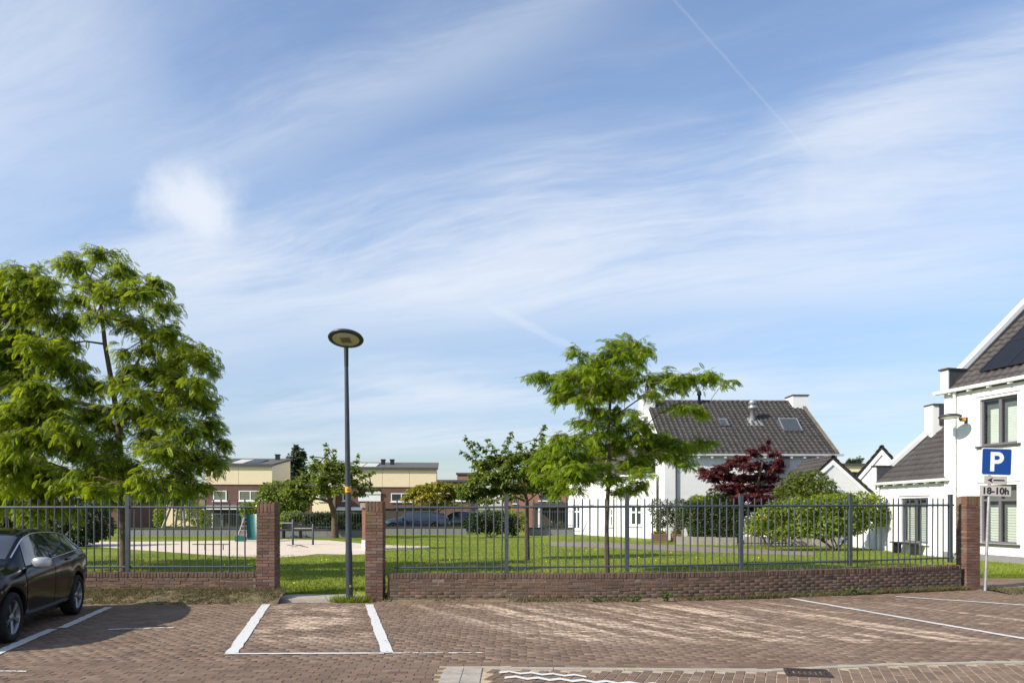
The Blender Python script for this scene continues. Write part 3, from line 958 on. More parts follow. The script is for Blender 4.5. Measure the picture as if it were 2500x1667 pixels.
def railing(path, s0, s1, posts, z0, zt, label, rise=0.0, step=.158):
    x, y, a = path.at((s0 + s1) / 2)
    root = thing('railing', (x, y, z0), label, 'railing', 'grey railings on the brick walls')
    R0 = root.location

    def rz(s): return rise * (s - s0) / (s1 - s0)
    for nm, zz, hh in (('top_rail', zt - .155, .042), ('bottom_rail', z0 + .105, .034)):
        m = MB(); P = []
        for s in np.linspace(s0, s1, 50):
            x, y, a = path.at(s); P.append((x, y, zz + rz(s)))
        m.tube(P, hh * .55, 8); m.build(nm, MT['steel'], root)
    for s in posts:
        x, y, a = path.at(s)
        m = MB().box((x, y, (z0 + zt + .075) / 2 + rz(s)), (.075, .075, zt + .075 - z0), a)
        o = m.build('post', MT['steel'], root)
        c = MB().box((x, y, zt + .08 + rz(s)), (.082, .082, .012), a).build('post_cap', MT['steel'], root)
    s = s0 + step * .4
    while s < s1 - .03:
        if all(abs(s - p) > .075 for p in posts):
            x, y, a = path.at(s)
            o = link('baluster', bal_me, root, (x - R0.x + rng.normal(0, .002), y - R0.y, rng.normal(0, .003)))
            o.scale = (1, 1, zt - z0 + rz(s)); o.rotation_euler = (rng.normal(0, .004), rng.normal(0, .004), 0)
        s += step
    return root


def s_of_px(path, px):
    ss = np.linspace(0, path.len, 2000)
    X = np.array([[*path.at(s)[:2]] for s in ss]); u = CX + FPX * X[:, 0] / X[:, 1]
    return float(ss[np.argmin(abs(u - px))])


railing(PR, .2, PR.len - .2, [s_of_px(PR, p) for p in (1237, 1531, 1809, 2075)] + [PR.len - .3], WH, 1.985, 'long dark grey railing of upright bars on the right hand wall', .06)
railing(PL, .2, PL.len - .12, [s_of_px(PL, p) for p in (-30, 312)], WH, 1.995, 'dark grey railing of upright bars behind the black car')

# ------------------------------------------------------------------ threshold, verges
tag(MB().b2(-4.66, -2.88, 14.72, 15.58, -.05, .055).build('threshold', MT['concrete']), kind='structure')
P = []
for y in np.linspace(14.32, 15.02, 9):
    P.append([(x, y + .03 * math.sin(x * 3), -.01 + .215 * (1 - (1 - (y - 14.32) / .7) ** 1.6) + rng.normal(0, .012)) for x in np.linspace(-14, -4.45, 90)])
tag(MB().grid(P).build('verge', MT['soil']), kind='structure')
P = []
for t in np.linspace(0, 1, 5):
    P.append([(x, wall_y(min(x, 10.1)) - .11 - .16 * (1 - t) * (1 + .3 * math.sin(x * 2.2)), -.012 + .05 * t + rng.normal(0, .006)) for x in np.linspace(-2.9, 10.1, 110)])
tag(MB().grid(P).build('verge', MT['soil']), kind='structure')
P = []
for t in np.linspace(0, 1, 7):
    P.append([(x, 15.85 + .1 * (x - 10.4) * .3 + t * 1.15, .008 + .03 * math.sin(t * math.pi) + rng.normal(0, .005)) for x in np.linspace(10.5, 18, 60)])
tag(MB().grid(P).build('verge', MT['soil']), kind='structure')


# ------------------------------------------------------------------ street lamp
def street_lamp():
    B0 = Vector((-3.17, 14.78, 0)); T0 = Vector((-3.235, 14.78, 4.98))
    r = thing('street_lamp', B0, 'slender dark grey street lamp with an oval disc head at the wall opening', 'street lamp')
    def at(z): return B0 + (T0 - B0) * (z / 4.98)
    MB().tube([at(z) for z in (0, .9, .95, 1.0, 2.5, 4.6)], [.069, .067, .066, .062, .052, .038], 20).build('pole', MT['lamp'], r)
    MB().tube([at(z) for z in (4.58, 4.75, 4.98)], [.041, .043, .046], 16).build('neck', MT['black'], r)
    hc = at(5.06) + Vector((0, -.02, .06))
    M = Matrix.Translation(hc) @ Matrix.Rotation(math.radians(-17), 4, 'X')
    hd = MB().lathe([(.0, .115), (.12, .105), (.24, .075), (.325, .03), (.345, 0), (.335, -.022), (.27, -.03), (.262, -.02)], 40, M).build('head', MT['lamp'], r)
    MB().lathe([(.262, -.021), (.14, -.030), (.0, -.034)], 36, M).build('lens', MT['lens'], hd)
    R3 = M.to_3x3()
    MB().box(M @ Vector((0, 0, -.034)), (.19, .19, .012), M=R3).build('lamp_module', MT['lens_dark'], hd)
    def band(z0, z1, rad, mt, nm, a0, a1, lab):
        P = []
        for z in (z0, z1):
            c = at(z); P.append([(c.x + rad * math.cos(a), c.y + rad * math.sin(a), z) for a in np.linspace(a0, a1, 14)])
        MB().grid(P).build(nm, mt, r, label=lab)
    band(2.13, 2.24, .0575, MT['orange'], 'sticker', math.radians(150), math.radians(390), 'orange number sticker round the pole')
    band(2.165, 2.185, .0580, MT['ink'], 'sticker_print', math.radians(255), math.radians(300), None)
    band(.29, .33, .071, MT['yellow'], 'sticker', math.radians(285), math.radians(315), 'small yellow dot sticker near the foot')
    band(.55, .93, .0685, MT['lamp'], 'service_door', math.radians(180), math.radians(230), None)
    return r


street_lamp()


# ------------------------------------------------------------------ parking sign
def text_obj(name, body, size, loc, rot, mat, parent, bold=0.0, ext=.002, spacing=1.0):
    cu = bpy.data.curves.new(name, 'FONT')
    cu.body = body; cu.size = size; cu.align_x = 'CENTER'; cu.align_y = 'CENTER'; cu.extrude = ext; cu.offset = bold
    cu.space_character = spacing; cu.materials.append(mat)
    tmp = bpy.data.objects.new(name, cu)
    me = bpy.data.meshes.new_from_object(tmp); me.name = name
    bpy.data.objects.remove(tmp); bpy.data.curves.remove(cu)
    if not me.materials: me.materials.append(mat)
    o = link(name, me, parent, loc); o.rotation_euler = rot
    return o


def round_rect(w, h, r, n=6):
    pts = []
    for cx, cz, a0 in ((w / 2 - r, h / 2 - r, 0), (-w / 2 + r, h / 2 - r, 90), (-w / 2 + r, -h / 2 + r, 180), (w / 2 - r, -h / 2 + r, 270)):
        for k in range(n + 1):
            a = math.radians(a0 + 90 * k / n); pts.append((cx + r * math.cos(a), cz + r * math.sin(a)))
    return pts


def parking_sign():
    bx, by = 10.46, 16.75
    r = thing('parking_sign', (bx, by, 0), 'blue square parking sign with arrow and hours plates on a grey pole', 'sign')
    lean = math.radians(2.2)
    def pole(z): return (math.sin(lean) * z, 0, z)
    MB().tube([pole(z) for z in (-.05, 1.5, 3.1)], .031, 14).build('pole', MT['galv'], r, world=False)
    rz = math.radians(-4)

    def plate(name, cx, cz, w, h, rad, y, th, mt, parent=r):
        pts = round_rect(w, h, rad)
        m = MB().prism([(x, 0, z) for x, z in pts], (0, th, 0))
        o = m.build(name, mt, parent, world=False); o.location = (cx, y, cz); o.rotation_euler = (0, math.radians(2), rz)
        return o
    zc = (hz(1094, by) + hz(1160, by)) / 2; xc = ax(2430, by) - bx
    p = plate('sign_panel', xc, zc, .645, .60, .045, -.045, .012, MT['signwhite'])
    o = MB().prism([(x, 0, z) for x, z in round_rect(.61, .565, .035)], (0, -.002, 0)).build('blue_face', MT['blue'], p, world=False)
    o.location = (0, -.001, 0)
    # the letter P, drawn as an outline with a bowl
    ow, oh, st = .30, .43, .088
    L_, T_, Bt = -.135, .215, -.215
    outer = [(L_, Bt), (L_ + st, Bt), (L_ + st, -.045), (.02, -.045)]
    outer += [(.02 + .13 * math.sin(a), .085 - .13 * math.cos(a)) for a in np.linspace(.12, math.pi - .12, 14)]
    outer += [(.02, T_), (L_, T_)]
    inner = [(L_ + st, .040), (.015, .040)] + [(.015 + .046 * math.sin(a), .086 - .046 * math.cos(a)) for a in np.linspace(.1, math.pi - .1, 10)] + [(.015, .132), (L_ + st, .132)]
    # stem and bowl as a ring of quads
    m = MB()
    y0 = -.006
    def quad(a, b, c, d): m.add([(q[0], y0, q[1]) for q in (a, b, c, d)], [(0, 1, 2, 3)])
    quad((L_, Bt), (L_ + st, Bt), (L_ + st, T_), (L_, T_))
    oa = [(L_ + st, -.045), (.02, -.045)] + [(.02 + .13 * math.sin(a), .085 - .13 * math.cos(a)) for a in np.linspace(.12, math.pi - .12, 14)] + [(.02, T_), (L_ + st, T_)]
    ia = [(L_ + st, .040), (.015, .040)] + [(.015 + .046 * math.sin(a), .086 - .046 * math.cos(a)) for a in np.linspace(.12, math.pi - .12, 14)] + [(.015, .132), (L_ + st, .132)]
    for k in range(len(oa) - 1): quad(oa[k], oa[k + 1], ia[k + 1], ia[k])
    m.build('lettering', MT['signwhite'], p, world=False)
    # arrow plate
    a = plate('arrow_plate', ax(2428, by) - bx, (hz(1162, by) + hz(1182, by)) / 2, .49, .185, .012, -.043, .008, MT['plate'])
    m = MB(); y0 = -.003
    m.add([(x, y0, z) for x, z in ((-.05, -.016), (.185, -.016), (.185, .016), (-.05, .016))], [(0, 1, 2, 3)])
    m.add([(x, y0 - .0005, z) for x, z in ((-.18, 0), (-.06, -.062), (-.085, -.016), (-.085, .016), (-.06, .062))], [(0, 1, 2, 3, 4)])
    m.build('arrow', MT['ink'], a, world=False)
    h = plate('hours_plate', ax(2427, by) - bx, (hz(1186, by) + hz(1210, by)) / 2, .665, .225, .012, -.044, .008, MT['plate'])
    text_obj('lettering', '18-10h', .20, (0, -.006, -.004), (math.radians(90), 0, 0), MT['ink'], h, .006, .001, 1.02)
    for zz in (zc + .12, zc - .15):
        MB().box((xc * .9, -.015, zz), (.12, .05, .03)).build('clamp', MT['galv'], r, world=False)
    return r


parking_sign()


# ------------------------------------------------------------------ cars
def smoothf(xs, ys):
    X = np.linspace(-2.3, 2.3, 461); Y = np.interp(X, xs, ys)
    k = np.exp(-.5 * (np.arange(-14, 15) / 5.5) ** 2); k /= k.sum()
    Y = np.convolve(np.pad(Y, 14, 'edge'), k, 'valid')
    return lambda x: np.interp(x, X, Y)


def car(loc, rz, label, paint, group=None, mirror_mat=None, scale=1.0, trim=True):
    root = thing('parked_car', (loc[0], loc[1], 0), label, 'car', group)
    root.rotation_euler = (0, 0, rz); root.scale = (scale,) * 3
    zt = smoothf([-2.22, -2.17, -2.08, -1.93, -1.72, -1.5, -1.0, -.4, .1, .42, 1.02, 1.2, 1.6, 2.0, 2.15, 2.22], [.60, .88, 1.02, 1.10, 1.275, 1.335, 1.41, 1.448, 1.445, 1.38, 1.05, .985, .935, .85, .72, .55])
    zb = smoothf([-2.22, -2.1, -1.85, -1.2, -.4, .5, 1.1, 1.6, 2.0, 2.2], [.57, .92, 1.03, 1.02, .975, .93, .89, .855, .77, .52])
    pl = smoothf([-2.25, -2.15, -1.9, -1.4, -.5, .8, 1.5, 1.95, 2.15, 2.25], [.66, .84, .94, .985, 1, 1, .98, .91, .78, .60])
    hr = smoothf([-2.2, -1.95, -1.6, -1.0, 0, .5, 1.05, 1.4, 2.2], [.66, .60, .565, .575, .60, .61, .66, .69, .66])
    AX = (1.36, -1.30); RA, WZ = .372, .325

    def S(x, r):
        """body surface: station x, row r (0 sill ... 5 belt, 6 roof rail, 9 centre line), left side y > 0"""
        p = pl(x); t, b = float(zt(x)), float(zb(x)); t = max(t, b + .012)
        low = .20 + .10 * max(0, (abs(x) - 1.75) / .45) ** 2
        flare = .0
        zl = low
        for a in AX:
            d = abs(x - a)
            if d < RA: zl = max(zl, WZ + math.sqrt(RA * RA - d * d))
            flare = max(flare, .018 * math.exp(-((d - .30) / .16) ** 2))
        h = hr(x)
        rows = [(.80 * p, zl), (.862 * p + flare, max(.31, zl + .012)), (.885 * p + flare, max(.52, zl + .02)), (.893 * p + flare * .6, max(.68, zl + .03)),
                (.885 * p, max(b - .085, zl + .05)), (.842 * p, b), (min(h + .035, .84 * p - .01), b + (t - b) * .84), (h - .045, b + (t - b) * .955), (h * .5, t - .008 - .004), (0, t)]
        i = int(min(max(math.floor(r), 0), 8)); f = r - i
        A, Bq = rows[i], rows[i + 1]
        return np.array([x, A[0] + (Bq[0] - A[0]) * f, A[1] + (Bq[1] - A[1]) * f])

    def N_(x, r):
        e = .01
        a = S(x + e, r) - S(x - e, r); b = S(x, min(r + e, 9)) - S(x, max(r - e, 0))
        n = np.cross(b, a); n = n / (np.linalg.norm(n) + 1e-9)
        if n[1] < 0 and abs(n[1]) > .05: n = -n
        if abs(n[1]) <= .05 and n[2] < 0: n = -n
        return n

    xs = np.linspace(-2.215, 2.215, 130); rs = [0, .5, 1, 1.5, 2, 2.5, 3, 3.4, 3.8, 4.2, 4.6, 5, 5.25, 5.5, 5.75, 6, 6.3, 6.6, 7, 7.5, 8, 8.5, 9]
    Lh = [[S(x, r) for r in rs] for x in xs]
    full = [row + [p * np.array([1, -1, 1]) for p in row[::-1][1:]] for row in Lh]
    m = MB(); m.grid(full)
    for e in (0, -1): m.add([tuple(p) for p in full[e]], [tuple(range(len(full[e])))])
    body = m.build('body', paint, root, world=False)
    MB().box((0, 0, .30), (3.9, 1.35, .2)).build('underbody', MT['dark'], root, world=False)
    for a in AX:
        MB().box((a, 0, .5), (.70, 1.45, .36)).build('wheel_arch', MT['dark'], root, world=False)

    def patch(name, x0, x1, r0, r1, mat, off, parent=root, side=1, nx=14, nr=6, shear=0.0, label=None):
        P = []
        for r in np.linspace(r0, r1, nr):
            row = []
            for x in np.linspace(x0, x1, nx):
                xx = x + shear * (r - r0)
                q = S(xx, r) + N_(xx, r) * off
                row.append((q[0], q[1] * side, q[2]))
            P.append(row)
        if side < 0: P = [list(reversed(row)) for row in P]
        return MB().grid(P).build(name, mat, parent, world=False, label=label)
    for sd in (1, -1):
        for (a, b) in ((-.17, .93), (-1.0, -.19)):
            d = patch('door', a, b, .75, 4.98, paint, .005, side=sd, nr=12)
            hx = a + .10
            q = S(hx + .09, 4.35)
            MB().tube([(hx, (q[1] + .008) * sd, q[2] - .004), (hx + .03, (q[1] + .03) * sd, q[2]), (hx + .16, (q[1] + .03) * sd, q[2]), (hx + .19, (q[1] + .008) * sd, q[2] + .004)], .011, 6).build('handle', paint, d, world=False)
        patch('side_window', -.13, .80, 5.10, 5.97, MT['carglass'], .006, side=sd, shear=-.30)
        patch('side_window', -.95, -.20, 5.10, 5.97, MT['carglass'], .006, side=sd, shear=-.06)
        patch('quarter_window', -1.55, -1.02, 5.14, 5.95, MT['carglass'], .006, side=sd, shear=.12)
        patch('tail_lamp', -2.13, -1.88, 3.7, 4.75, MT['taillamp'], .006, side=sd)
        patch('headlamp', 1.82, 2.1, 3.6, 4.7, MT['headlamp'], .006, side=sd)
        if trim:
            loop = [S(x, 5.06) + N_(x, 5.06) * .010 for x in np.linspace(.93, -1.60, 30)]
            loop += [S(x, r) + N_(x, r) * .010 for x, r in zip(np.linspace(-1.66, -1.50, 8), np.linspace(5.2, 5.9, 8))]
            loop += [S(x, 6.0) + N_(x, 6.0) * .010 for x in np.linspace(-1.42, .5, 24)]
            loop += [S(x, 6.0) + N_(x, 6.0) * .010 for x in np.linspace(.56, .95, 8)]
            MB().tube([(p[0], p[1] * sd, p[2]) for p in loop], .010, 6).build('window_trim', MT['chrome'], root, world=False)
        q = S(.78, 5.0)
        mm = MB()
        Mx = Matrix.Translation((.74, (q[1] + .16) * sd, q[2] + .075)) @ Matrix.Diagonal((.085, .125, .078, 1))
        prof = [(max(0.0, math.cos(t)) ** .6, math.copysign(abs(math.sin(t)) ** .6, math.sin(t))) for t in np.linspace(-math.pi / 2, math.pi / 2, 11)]
        mm.lathe(prof, 20, Mx)
        mi = mm.build('mirror', mirror_mat or paint, root, world=False)
        MB().bar((.76, (q[1] - .02) * sd, q[2] + .02), (.75, (q[1] + .09) * sd, q[2] + .05), .05, .035).build('mirror_arm', MT['black'], mi, world=False)
    for sd in (1, -1):
        P = []
        for r in np.linspace(6.55, 9, 8):
            row = []
            for x in np.linspace(.44, 1.0, 12):
                q = S(x, r); n = np.array([.5, 0, .86]); q = q + n * .006
                row.append((q[0], q[1] * sd, q[2]))
            P.append(row if sd > 0 else list(reversed(row)))
        MB().grid(P).build('windscreen', MT['carglass'], root, world=False)
        P = []
        for r in np.linspace(6.5, 9, 8):
            row = []
            for x in np.linspace(-1.98, -1.70, 10):
                q = S(x, r) + np.array([-.6, 0, .8]) * .006
                row.append((q[0], q[1] * sd, q[2]))
            P.append(row if sd > 0 else list(reversed(row)))
        MB().grid(P).build('rear_window', MT['carglass'], root, world=False)
    P = []
    for x, dz in ((-1.86, .012), (-1.70, .03), (-1.55, .012)):
        P.append([(x - .06, yy, float(zt(x if x > -1.75 else -1.72)) + dz - abs(yy) * .05) for yy in np.linspace(-.55, .55, 12)])
    MB().grid(P).build('roof_spoiler', paint, root, world=False)
    for a in AX:
        for sd in (1, -1):
            M0 = Matrix.Translation((a, .79 * sd, WZ)) @ Matrix.Rotation(math.radians(-90 * sd), 4, 'X')
            wl_ = MB().lathe([(.20, -.10), (.29, -.11), (.318, -.09), (.325, -.05), (.325, .05), (.318, .085), (.29, .10), (.228, .092), (.222, .05)], 36, M0).build('wheel', MT['tyre'], root, world=False)
            m = MB().lathe([(.222, .085), (.214, .080), (.205, .03), (.200, -.06)], 36, M0)
            for k in range(5):
                for s2 in (-.095, .095):
                    an = k * 2 * math.pi / 5 + .3
                    p = M0 @ Vector((.05 * math.cos(an), .05 * math.sin(an), .060)); q = M0 @ Vector((.212 * math.cos(an + s2), .212 * math.sin(an + s2), .074))
                    m.bar(p, q, .021, .021)
            m.lathe([(.052, .05), (.05, .074), (.0, .078)], 18, M0)
            m.build('rim', MT['rim'], wl_, world=False)
            MB().lathe([(.20, -.02), (.0, -.02)], 24, M0).build('brake_disc', MT['dark'], wl_, world=False)
    return root


MT['carpaint'] = plain('black_car_paint', (.004, .004, .006), .12, .1, 2, spec=.22, coat=0)
MT['bluepaint'] = plain('dark_blue_car_paint', (.012, .018, .040), .2, .1, 2, spec=.6, coat=1.0)
MT['greypaint'] = plain('dark_grey_car_paint', (.028, .032, .036), .2, .1, 2, spec=.6, coat=1.0)
MT['carglass'] = plain('tinted_car_glass', (.022, .028, .034), .04, .2, 2, spec=.9, coat=.6)
MT['tyre'] = plain('tyre_rubber', (.016, .016, .016), .8, .2, 12, spec=.2)
MT['rim'] = plain('alloy_rim', (.26, .27, .28), .32, .12, 8, metal=.7)
MT['chrome'] = plain('satin_chrome', (.62, .64, .68), .2, .05, 8, metal=.9)
MT['silver'] = plain('silver_mirror_paint', (.50, .49, .48), .32, .05, 8, metal=.5)
MT['taillamp'] = plain('dark_red_lamp', (.06, .006, .006), .15, .1, 8, spec=.6)
MT['headlamp'] = plain('headlamp_glass', (.22, .23, .25), .1, .1, 8, spec=.8)

h_ = math.atan2(-.973, .245)
# the near side wheels stand on the photograph's contact points
fw, rw = Vector((*gp(15, 1567), 0)), Vector((*gp(176, 1499), 0))
dirv = (fw - rw).normalized(); wb = (fw - rw).length
sc_ = wb / 2.66
left = Vector((-dirv.y, dirv.x, 0))
ctr = rw + dirv * (1.30 * sc_) - left * (.79 * sc_)
car(ctr, math.atan2(dirv.y, dirv.x), 'shiny black hatchback with silver mirrors parked nose out at the left edge', MT['carpaint'], mirror_mat=MT['silver'], scale=sc_)


# ------------------------------------------------------------------ house kit
class Fr:
    """a house frame: local x along the facade, y into the house, z up"""
    def __init__(s, o, ang): s.o = Vector((o[0], o[1], o[2] if len(o) > 2 else 0)); s.R = Matrix.Rotation(ang, 3, 'Z'); s.a = ang
    def p(s, x, y, z): return s.o + s.R @ Vector((x, y, z))
    def box(s, mb, x0, x1, y0, y1, z0, z1):
        return mb.box(s.p((x0 + x1) / 2, (y0 + y1) / 2, (z0 + z1) / 2), (x1 - x0, y1 - y0, z1 - z0), s.a)
    def poly(s, mb, pts, d):
        return mb.prism([s.p(*q) for q in pts], s.R @ Vector(d))


def holed_wall(mb, fr, x0, x1, z0, z1, y, holes, depth=.16):
    """wall sheet in the plane y with real openings and reveals"""
    X = sorted({x0, x1, *[v for h in holes for v in (h[0], h[1])]}); Z = sorted({z0, z1, *[v for h in holes for v in (h[2], h[3])]})
    for a, b in zip(X[:-1], X[1:]):
        for c, d in zip(Z[:-1], Z[1:]):
            mx, mz = (a + b) / 2, (c + d) / 2
            if any(h[0] < mx < h[1] and h[2] < mz < h[3] for h in holes): continue
            mb.add([fr.p(a, y, c), fr.p(b, y, c), fr.p(b, y, d), fr.p(a, y, d)], [(0, 1, 2, 3)])
    for a, b, c, d in holes:
        q = [(a, c), (b, c), (b, d), (a, d)]
        for (p1, p2) in zip(q, q[1:] + q[:1]):
            mb.add([fr.p(p1[0], y, p1[1]), fr.p(p2[0], y, p2[1]), fr.p(p2[0], y + depth, p2[1]), fr.p(p1[0], y + depth, p1[1])], [(0, 1, 2, 3)])


def window(fr, root, x0, x1, z0, z1, y, mat_frame, cols=2, transom=None, blinds=False, sill=None, depth=.10, fw=.055, label=None):
    """window in an opening: frame (> pane, blind slats), sill; y is the wall plane"""
    yf = y + depth
    m = MB()
    for a, b, c, d in ((x0, x1, z0, z0 + fw), (x0, x1, z1 - fw, z1), (x0, x0 + fw, z0 + fw, z1 - fw), (x1 - fw, x1, z0 + fw, z1 - fw)):
        fr.box(m, a, b, yf - .03, yf + .03, c, d)
    xs_ = np.linspace(x0 + fw / 2, x1 - fw / 2, cols + 1)
    for x in xs_[1:-1]: fr.box(m, x - fw * .75, x + fw * .75, yf - .034, yf + .03, z0 + fw, z1 - fw)
    if transom: fr.box(m, x0 + fw, x1 - fw, yf - .038, yf + .03, transom - fw / 2, transom + fw / 2)
    w = m.build('window', mat_frame, root, label=label)
    for i in range(cols):
        a, b = xs_[i] + fw * .3, xs_[i + 1] - fw * .3
        zz = [(z0 + fw * .5, (transom or z1) - fw * .4)] + ([(transom + fw * .4, z1 - fw * .4)] if transom else [])
        for c, d in zz:
            fr.box(MB(), a, b, yf + .005, yf + .017, c, d).build('pane', MT['paneglass'] if blinds else MT['glass'], w)
    if blinds:
        top = (transom or z1) - fw
        fr.box(MB(), x0 + fw, x1 - fw, yf + .12, yf + .14, z0 + fw, z1 - fw).build('room_backing', MT['room'], w)
        for i in range(cols):
            a, b = xs_[i] + fw + (.16 if i == 0 else .14), xs_[i + 1] - fw * .9
            z = z0 + fw + .03
            m = MB()
            while z < top - (.30 if not transom else .12):
                m.box(fr.p((a + b) / 2, yf + .055, z), (b - a, (blinds if isinstance(blinds, float) else .05) * .95, .006), M=fr.R @ Matrix.Rotation(math.radians(-62), 3, 'X'))
                z += blinds if isinstance(blinds, float) else .05
            o = m.build('blind', MT['blind'], w)
    if sill:
        fr.box(MB(), x0 - .12, x1 + .12, y - .09, y + .1, z0 - .055, z0 - .004).build('sill', sill, w)
    return w


MT['room'] = plain('dim_room', (.10, .11, .10), .9, .2, 2)
_m, _N, _L, _B = newmat('clear_pane')
_B.inputs['Base Color'].default_value = (.75, .8, .8, 1); _B.inputs['Roughness'].default_value = .02
_B.inputs['Specular IOR Level'].default_value = .7
_tr = _N.new('ShaderNodeBsdfTransparent'); _tr.inputs[0].default_value = (.96, .98, .97, 1)
_gl = _N.new('ShaderNodeBsdfGlossy'); _gl.inputs['Roughness'].default_value = .02
_lw = _N.new('ShaderNodeLayerWeight'); _lw.inputs[0].default_value = .5
_fac = nmath(_N, _L, 'ADD', .03, nmath(_N, _L, 'MULTIPLY', nmath(_N, _L, 'POWER', _lw.outputs['Facing'], 4.0), .6))
_mx = _N.new('ShaderNodeMixShader'); _L.new(_fac, _mx.inputs[0]); _L.new(_tr.outputs[0], _mx.inputs[1]); _L.new(_gl.outputs[0], _mx.inputs[2])
_L.new(_mx.outputs[0], _N['Material Output'].inputs['Surface'])
MT['paneglass'] = _m


def tile_mesh(name, w, l, mat, seed):
    """pantile: a roll and a pan with a thick lower edge; x across, y up the slope"""
    prof = [(-.5, .012), (-.36, .050), (-.22, .058), (-.08, .034), (.08, .010), (.28, .004), (.5, .014)]
    r = np.random.default_rng(seed)
    top0 = [(x * w * 1.03, 0, z * w / .3 + .024) for x, z in prof]
    top1 = [(x * w * 1.03, l * 1.12, z * w / .3 + .000) for x, z in prof]
    bot0 = [(x * w * 1.03, .004, z * w / .3 + .004) for x, z in prof]
    n = len(prof)
    vs = np.array(top0 + top1 + bot0) + r.normal(0, .0015, (3 * n, 3))
    fs = [(i, i + 1, n + i + 1, n + i) for i in range(n - 1)] + [(2 * n + i, 2 * n + i + 1, i + 1, i) for i in range(n - 1)]
    m = MB(); m.add(vs, fs)
    me = m.mesh(name, mat)
    me.polygons.foreach_set('use_smooth', [True] * (n - 1) + [False] * (n - 1))
    return me


TILES = [tile_mesh('roof_tile', .30, .34, MT['tile'], s) for s in range(4)]
RIDGE = None


def tiled_slope(root_part, fr, x0, x1, y0, z0, y1, z1, skip=None, tw=.30, tl=.34, limit=300):
    """lay tiles on a slope rising from (y0, z0) to (y1, z1) between x0 and x1"""
    run, rise = y1 - y0, z1 - z0; Ls = math.hypot(run, rise); pitch = math.atan2(rise, abs(run))
    L0 = parent_loc(root_part)
    nr = max(1, round(Ls / tl)); nc = max(1, round((x1 - x0) / tw))
    items = []
    sgn = 1 if run > 0 else -1
    B = fr.R.to_4x4() @ (Matrix.Identity(4) if sgn > 0 else Matrix.Rotation(math.pi, 4, 'Z')) @ Matrix.Rotation(pitch, 4, 'X')
    sx, sy = (x1 - x0) / nc / tw, Ls / nr / tl
    for j in range(nr):
        for i in range(nc):
            f = j / nr; x = x0 + (i + .5) * (x1 - x0) / nc
            yy, zz = y0 + run * f, z0 + rise * f
            if skip and skip(x, j, i, nr, nc): continue
            P = fr.p(x, yy, zz) - L0
            M = Matrix.Translation(P) @ B @ Euler((rng.normal(0, .008), rng.normal(0, .008), rng.normal(0, .006))).to_matrix().to_4x4() @ Matrix.Diagonal((sx, sy, 1, 1))
            items.append((M, j + rng.random(), int(rng.integers(4))))
    lay_pieces('roof_tile', 'roof_tile_mass', TILES, items, root_part, MT['tile'], limit=limit)


def ridge_tiles(root_part, fr, x0, x1, y, z, r=.11):
    n = max(2, round((x1 - x0) / .36)); L0 = parent_loc(root_part)
    a = np.linspace(0, math.pi, 7)
    P = [[(t, r * math.cos(k), r * math.sin(k) * .8 + (.012 if t > .2 else 0)) for k in a] for t in (0, .38)]
    P.insert(0, [(0, r * .9 * math.cos(k), r * .9 * math.sin(k) * .8 - .01) for k in a])
    me = MB().grid(P).mesh('ridge_tile', MT['tile'])
    for i in range(n):
        o = bpy.data.objects.new('ridge_tile', me); COL.objects.link(o); o.parent = root_part
        o.matrix_local = Matrix.Translation(fr.p(x0 + i * (x1 - x0) / n, y, z) - L0) @ fr.R.to_4x4() @ Euler((rng.normal(0, .03), rng.normal(0, .012), 0)).to_matrix().to_4x4()


def gutter(fr, root, x0, x1, y, z, mat):
    m = MB()
    fr.poly(m, [(x0, y - .16, z), (x0, y - .13, z - .10), (x0, y + .04, z - .10), (x0, y + .04, z)], (x1 - x0, 0, 0))
    return m.build('gutter', mat, root)


def downpipe(fr, root, x, y, z0, z1, mat, r=.045):
    m = MB().tube([fr.p(x, y - .07, z0), fr.p(x, y - .07, z1 - .2), fr.p(x, y - .07, z1)], [r, r, r * 1.5], 10)
    o = m.build('downpipe', mat, root)
    for z in np.arange(z0 + .6, z1 - .3, 1.6): MB().tube([fr.p(x, y - .07, z), fr.p(x, y - .07, z + .04)], r * 1.25, 10).build('pipe_clip', mat, o)
    return o

